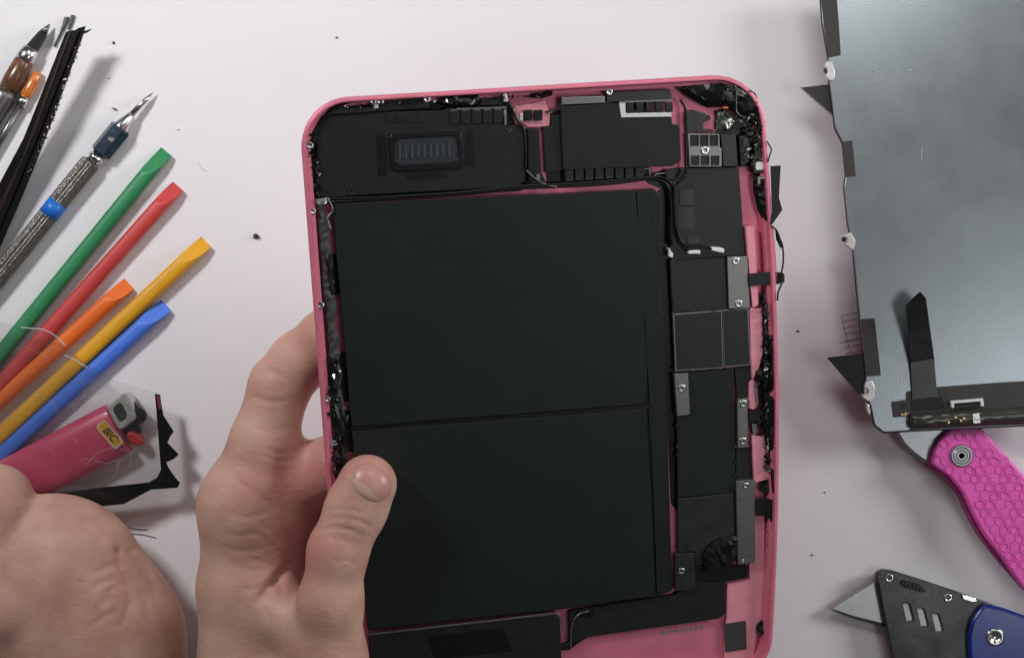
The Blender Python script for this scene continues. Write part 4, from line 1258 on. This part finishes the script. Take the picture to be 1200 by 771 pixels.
def skin_thing(name, label, fn, lo, hi, vox, base, creases, reds, veins=()):
    pts, quads = field_mesh(fn, lo, hi, vox)
    # outward direction from the field itself
    e = 0.6
    g = np.stack([fn((pts + np.eye(3)[i] * e).astype(np.float32)) - fn((pts - np.eye(3)[i] * e).astype(np.float32)) for i in range(3)], 1)
    nrm = g / (np.linalg.norm(g, axis=1, keepdims=True) + 1e-9)
    k = (H - pts[:, 2]) / FPX
    px, py = pts[:, 0] / k + 600, 385.5 - pts[:, 1] / k
    disp = np.zeros(len(pts))
    up = np.clip(nrm[:, 2] * 2.0, 0, 1)
    for line, depth, w in list(creases) + [(l, -d, w) for l, d, w in veins]:
        L_ = catmull([(x, y, 0) for x, y in line], 10)
        L_ = np.array(L_)[:, :2]
        n = len(L_)
        best = np.full(len(pts), 1e9)
        tt = np.zeros(len(pts))
        near = (px > L_[:, 0].min() - 30) & (px < L_[:, 0].max() + 30) & (py > L_[:, 1].min() - 30) & (py < L_[:, 1].max() + 30)
        idx = np.nonzero(near)[0]
        for j, q in enumerate(L_):
            dd = np.hypot(px[idx] - q[0], py[idx] - q[1])
            b = dd < best[idx]
            best[idx[b]] = dd[b]
            tt[idx[b]] = j / (n - 1)
        disp -= depth * np.exp(-(best / w) ** 2) * np.clip(np.sin(np.pi * np.clip(tt, 0.04, 0.96)) * 1.6, 0, 1) * up
    pts = pts + nrm * disp[:, None]
    red = np.zeros(len(pts))
    for x, y, r, s in reds:
        red = np.maximum(red, s * np.exp(-((px - x) ** 2 + (py - y) ** 2) / r ** 2))
    me = bpy.data.meshes.new(name)
    me.from_pydata([tuple(p) for p in (pts - base) * S], [], [tuple(q) for q in quads])
    me.update()
    # make sure faces look outward
    f = me.polygons[len(me.polygons) // 2]
    dots = [me.polygons[i].normal.dot(Vector(nrm[me.polygons[i].vertices[0]])) for i in range(0, len(me.polygons), 997)]
    if sum(dots) < 0:
        me.flip_normals()
    me.polygons.foreach_set("use_smooth", [True] * len(me.polygons))
    a = me.attributes.new("redness", 'FLOAT', 'POINT')
    a.data.foreach_set("value", red.astype(np.float32))
    me.materials.append(M_skin)
    o = bpy.data.objects.new(name, me)
    COL.objects.link(o)
    o.location = np.array(base) * S
    o['label'], o['category'] = label, "hand"
    return o


def back_z(px, py):
    """height of the tablet's back under this place of the photograph"""
    return TB.world(TB.at(px, py, 0))[2]


def front_z(px, py, z=5.2):
    return TB.world(TB.at(px, py, z))[2]


MM = 0.33                                    # mm per pixel at the height of the tablet
under = lambda x, y, r: (x, y, back_z(x, y) - r * MM - 0.2, r)
over = lambda x, y, r: (x, y, front_z(x, y) + r * MM * 0.86, r)

index = [(284, 592, 84, 47), (309, 518, 88, 38.5), (328, 452, 90, 35), (351, 424, 92, 34.5), under(386, 396, 34.5), under(440, 352, 29)]
middle = [(312, 625, 77, 45), (341, 566, 76, 40), under(398, 543, 35), under(470, 512, 31)]
ring = [(326, 690, 42, 44), (350, 618, 42, 36), under(420, 596, 32), under(485, 572, 29)]
pinky = [(338, 735, 26, 38), (358, 678, 26, 31), (424, 654, 40, 27), under(476, 634, 25)]
thumb = [(384, 775, 96, 45), (387, 706, 104, 35.5), (396, 645, front_z(400, 640) + 10.5, 32.5), over(417, 597, 33), over(430.5, 567, 34.5)]
METAS = [[(283, 590, 84, 46), (279, 690, 80, 45), (288, 800, 76, 53), (305, 900, 74, 62)],
         [(308, 640, 72, 46), (306, 760, 72, 58), (315, 900, 70, 66)],
         [(322, 690, 44, 44), (315, 790, 54, 56), (325, 900, 64, 64)],
         [(336, 735, 28, 38), (330, 820, 42, 52), (335, 900, 60, 60)],
         [(384, 775, 96, 45), (350, 840, 84, 60), (330, 910, 76, 66)],
         [(330, 910, 74, 70), (345, 1020, 72, 74)]]


def hand_a(Pp):
    d = chain(Pp, METAS[0], 6)
    for m_ in METAS[1:]:
        d = smin(d, chain(Pp, m_, 6), 9)
    # web of skin between thumb and forefinger
    d = smin(d, chain(Pp, [(300, 700, 84, 38), (374, 745, 97, 32)], 4), 9)
    for f, k in ((pinky, 4), (ring, 4), (middle, 6), (index, 9)):
        d = smin(d, chain(Pp, f, 3.5), k)
    d = smin(d, chain(Pp, thumb, 6), 5)
    return d


cre_a = [([(331, 668), (318, 684), (300, 706)], 2.6, 4.5), ([(345, 655), (332, 672), (322, 690)], 1.6, 5.0), ([(376, 612), (396, 606), (424, 612), (440, 622)], 0.5, 2.6), ([(372, 622), (398, 618), (430, 628)], 0.42, 2.4), ([(368, 634), (392, 630), (420, 640)], 0.22, 2.4),
         ([(378, 603), (400, 596), (428, 602)], 0.3, 2.2), ([(290, 462), (312, 470), (344, 470)], 0.42, 3), ([(306, 525), (330, 532), (350, 526)], 0.45, 3), ([(300, 530), (326, 540), (348, 536)], 0.42, 2.6), ([(292, 655), (312, 660), (328, 668)], 0.5, 3),
         ([(280, 690), (300, 690), (318, 680)], 0.42, 3), ([(330, 672), (330, 690), (325, 712)], 0.55, 3), ([(262, 600), (290, 606), (320, 596)], 0.3, 4), ([(256, 640), (286, 646), (316, 640)], 0.3, 4), ([(275, 560), (300, 580), (332, 600)], 0.36, 5),
         ([(296, 440), (318, 436), (340, 446)], 0.36, 3),
         ([(300, 610), (318, 622), (334, 640)], 0.35, 2.6), ([(292, 622), (312, 634), (330, 654)], 0.32, 2.6), ([(270, 660), (296, 668), (320, 664)], 0.3, 3), ([(300, 700), (312, 716), (316, 736)], 0.3, 3),
         ([(340, 690), (344, 708), (342, 728)], 0.3, 3), ([(262, 624), (284, 628), (306, 622)], 0.25, 3), ([(296, 500), (318, 506), (342, 500)], 0.25, 2.6), ([(386, 660), (404, 656), (420, 664)], 0.22, 2.4)]
red_a = [(345, 560, 40, 0.8), (370, 550, 30, 0.9), (350, 640, 40, 0.9), (330, 520, 26, 0.4), (360, 390, 30, 0.45), (440, 545, 26, 0.45), (290, 570, 40, 0.25), (380, 600, 30, 0.3), (300, 455, 30, 0.25)]
lo = np.array([-165.0, -185.0, 0.0])
hi = np.array([-15.0, 28.0, 135.0])
base_a = W(300, 700, 60)
HA = skin_thing("hand", "left hand gripping the pink tablet, thumb on the battery and fingers behind", hand_a, lo, hi, 1.0, base_a, cre_a, red_a)


# thumbnail: a thin shell laid on the skin
def nail(cx, cy, la, lb, ang):
    n, m_ = 9, 24
    vs, fs = [], []
    pts2 = [(0.0, 0.0)] + [(r * math.copysign(abs(math.cos(t)) ** 0.75, math.cos(t)), r * math.copysign(abs(math.sin(t)) ** 0.75, math.sin(t)))
                           for r in np.linspace(1 / n, 1, n) for t in np.linspace(0, 2 * math.pi, m_, endpoint=False)]
    px = np.array([cx + a * la * math.cos(ang) - b * lb * math.sin(ang) for a, b in pts2])
    py = np.array([cy + a * la * math.sin(ang) + b * lb * math.cos(ang) for a, b in pts2])
    ray = np.stack([(px - 600) / FPX, (385.5 - py) / FPX, -np.ones(len(px))], 1)
    ray /= np.linalg.norm(ray, axis=1, keepdims=True)
    pos = np.array([0, 0, H]) + ray * (H - 140)
    for _ in range(60):
        pos = pos + ray * np.minimum(hand_a(pos.astype(np.float32)), 6)[:, None] * 0.8
    e = 0.8
    g = np.stack([hand_a((pos + np.eye(3)[i] * e).astype(np.float32)) - hand_a((pos - np.eye(3)[i] * e).astype(np.float32)) for i in range(3)], 1)
    g /= np.linalg.norm(g, axis=1, keepdims=True)
    rr = np.array([max(abs(a), abs(b)) if False else math.hypot(a, b) for a, b in pts2])
    pos = pos + g * (0.7 - 0.85 * np.clip(rr, 0, 1.2) ** 8)[:, None]
    for k in range(m_):
        fs.append((0, 1 + k, 1 + (k + 1) % m_))
    for i in range(n - 1):
        for k in range(m_):
            a, b = 1 + i * m_ + k, 1 + i * m_ + (k + 1) % m_
            fs.append((a, a + m_, b + m_, b))
    me = bpy.data.meshes.new("thumbnail")
    me.from_pydata([tuple(p) for p in (pos - base_a) * S], [], fs)
    me.update()
    if sum(p.normal.z for p in me.polygons) < 0:
        me.flip_normals()
    me.polygons.foreach_set("use_smooth", [True] * len(me.polygons))
    me.materials.append(M_nail)
    me.materials.append(M_lunula)
    for p in me.polygons:                                # the paler half moon at the root of the nail
        c_ = [pts2[v][1] for v in p.vertices]
        p.material_index = 1 if sum(c_) / len(c_) > 0.35 else 0
    o = bpy.data.objects.new("thumbnail", me)
    COL.objects.link(o)
    o.parent = HA
    return o


nail(435, 565, 27.5, 21, math.radians(38))

BACK = [[(62, 690, 30, 112), (108, 752, 30, 104)], [(108, 752, 30, 104), (120, 860, 36, 96)], [(120, 860, 36, 96), (140, 1010, 44, 92)]]


def hand_b(Pp):
    Q = Pp.copy()
    Q[:, 2] = (Q[:, 2] - 30) * 1.55 + 30
    d = chain(Q, BACK[0], 6)
    for b in BACK[1:]:
        d = smin(d, chain(Q, b, 6), 10)
    d = d * 0.75
    for f in ([(0, 660, 34, 50), (-2, 600, 37, 42), (-4, 585, 34, 40), (-12, 575, 28, 34)],
              [(20, 710, 40, 50), (-50, 660, 40, 36), (-92, 600, 32, 31), (-76, 560, 26, 27)],
              [(10, 730, 34, 50), (-80, 680, 34, 36), (-118, 610, 24, 30), (-92, 560, 18, 26)],
              [(10, 760, 28, 48), (-84, 725, 26, 34), (-124, 670, 16, 29), (-100, 620, 11, 25)],
              [(20, 790, 24, 44), (-60, 775, 20, 30), (-100, 735, 12, 26), (-86, 690, 9.5, 23)]):
        d = smin(d, chain(Pp, f, 3), 2.5)
    return d


cre_b = [([(27, 582), (44, 582), (62, 578)], 1.2, 4), ([(143, 638), (138, 655), (146, 672)], 0.85, 4.4), ([(150, 650), (160, 642), (178, 640)], 0.85, 4.4), ([(110, 672), (126, 664), (138, 660)], 0.75, 4.2),
         ([(105, 690), (125, 680), (142, 678)], 0.75, 4.2), ([(120, 700), (134, 688), (148, 680)], 0.7, 4.2), ([(146, 676), (152, 696), (158, 716)], 0.75, 5), ([(112, 716), (124, 704), (138, 700)], 0.7, 4.2),
         ([(104, 736), (122, 722), (140, 716)], 0.6, 4), ([(150, 700), (148, 720), (138, 738)], 0.6, 4), ([(165, 660), (175, 676), (184, 700)], 0.5, 5), ([(128, 645), (140, 648), (152, 660)], 0.35, 3.5),
         ([(158, 690), (170, 704), (176, 726)], 0.5, 5)]
vei_b = [([(60, 620), (66, 660), (58, 720)], 0.6, 14), ([(120, 630), (130, 640), (142, 664)], 0.7, 8)]
red_b = [(60, 700, 30, 0.15)]
HB = skin_thing("hand", "second hand at the lower left with wrinkled skin, holding the cracked glass", hand_b,
                np.array([-300.0, -250.0, 0.0]), np.array([-130.0, -30.0, 72.0]), 1.1, W(90, 720, 28), cre_b, red_b, vei_b)


# short fine hairs lying on the skin of the second hand
rng2 = random.Random(12)
vs, fs = [], []
for _ in range(60):
    x, y = rng2.uniform(60, 195), rng2.uniform(600, 745)
    if (x - 75) ** 2 + (y - 715) ** 2 > 122 ** 2:
        continue
    ang = rng2.gauss(-0.5, 0.4)
    ln = rng2.uniform(5, 10)
    tq = np.array([0, 1 / 3, 2 / 3, 1.0])
    qx, qy = x + np.cos(ang + tq * .5) * ln * tq, y - np.sin(ang + tq * .5) * ln * tq
    d = np.stack([(qx - 600) / FPX, (385.5 - qy) / FPX, -np.ones(4)], 1)
    d /= np.linalg.norm(d, axis=1, keepdims=True)
    p = np.array([0, 0, H]) + d * (H - 90)
    for _i in range(40):
        p = p + d * np.minimum(hand_b(p.astype(np.float32)), 6)[:, None] * 0.8
    strip = [q + np.array([0, 0, 0.1 + 0.35 * t]) for q, t in zip(p, tq)]
    b = len(vs)
    for k, p in enumerate(strip):
        w = 0.03 * (1 - 0.8 * k / 3)
        vs += [tuple((p - W(90, 720, 28) + np.array([w, w, 0])) * S), tuple((p - W(90, 720, 28) - np.array([w, w, 0])) * S), tuple((p - W(90, 720, 28) + np.array([0, 0, -0.08])) * S)]
    for k in range(3):
        q = b + k * 3
        fs += [(q, q + 3, q + 4, q + 1), (q + 1, q + 4, q + 5, q + 2), (q + 2, q + 5, q + 3, q)]
me = bpy.data.meshes.new("skin_hair")
me.from_pydata(vs, [], fs)
me.materials.append(mat("hair_brown", (0.16, 0.09, 0.055), 0.5))
o = bpy.data.objects.new("skin_hair", me)
COL.objects.link(o)
o.parent = HB
o['kind'] = 'stuff'
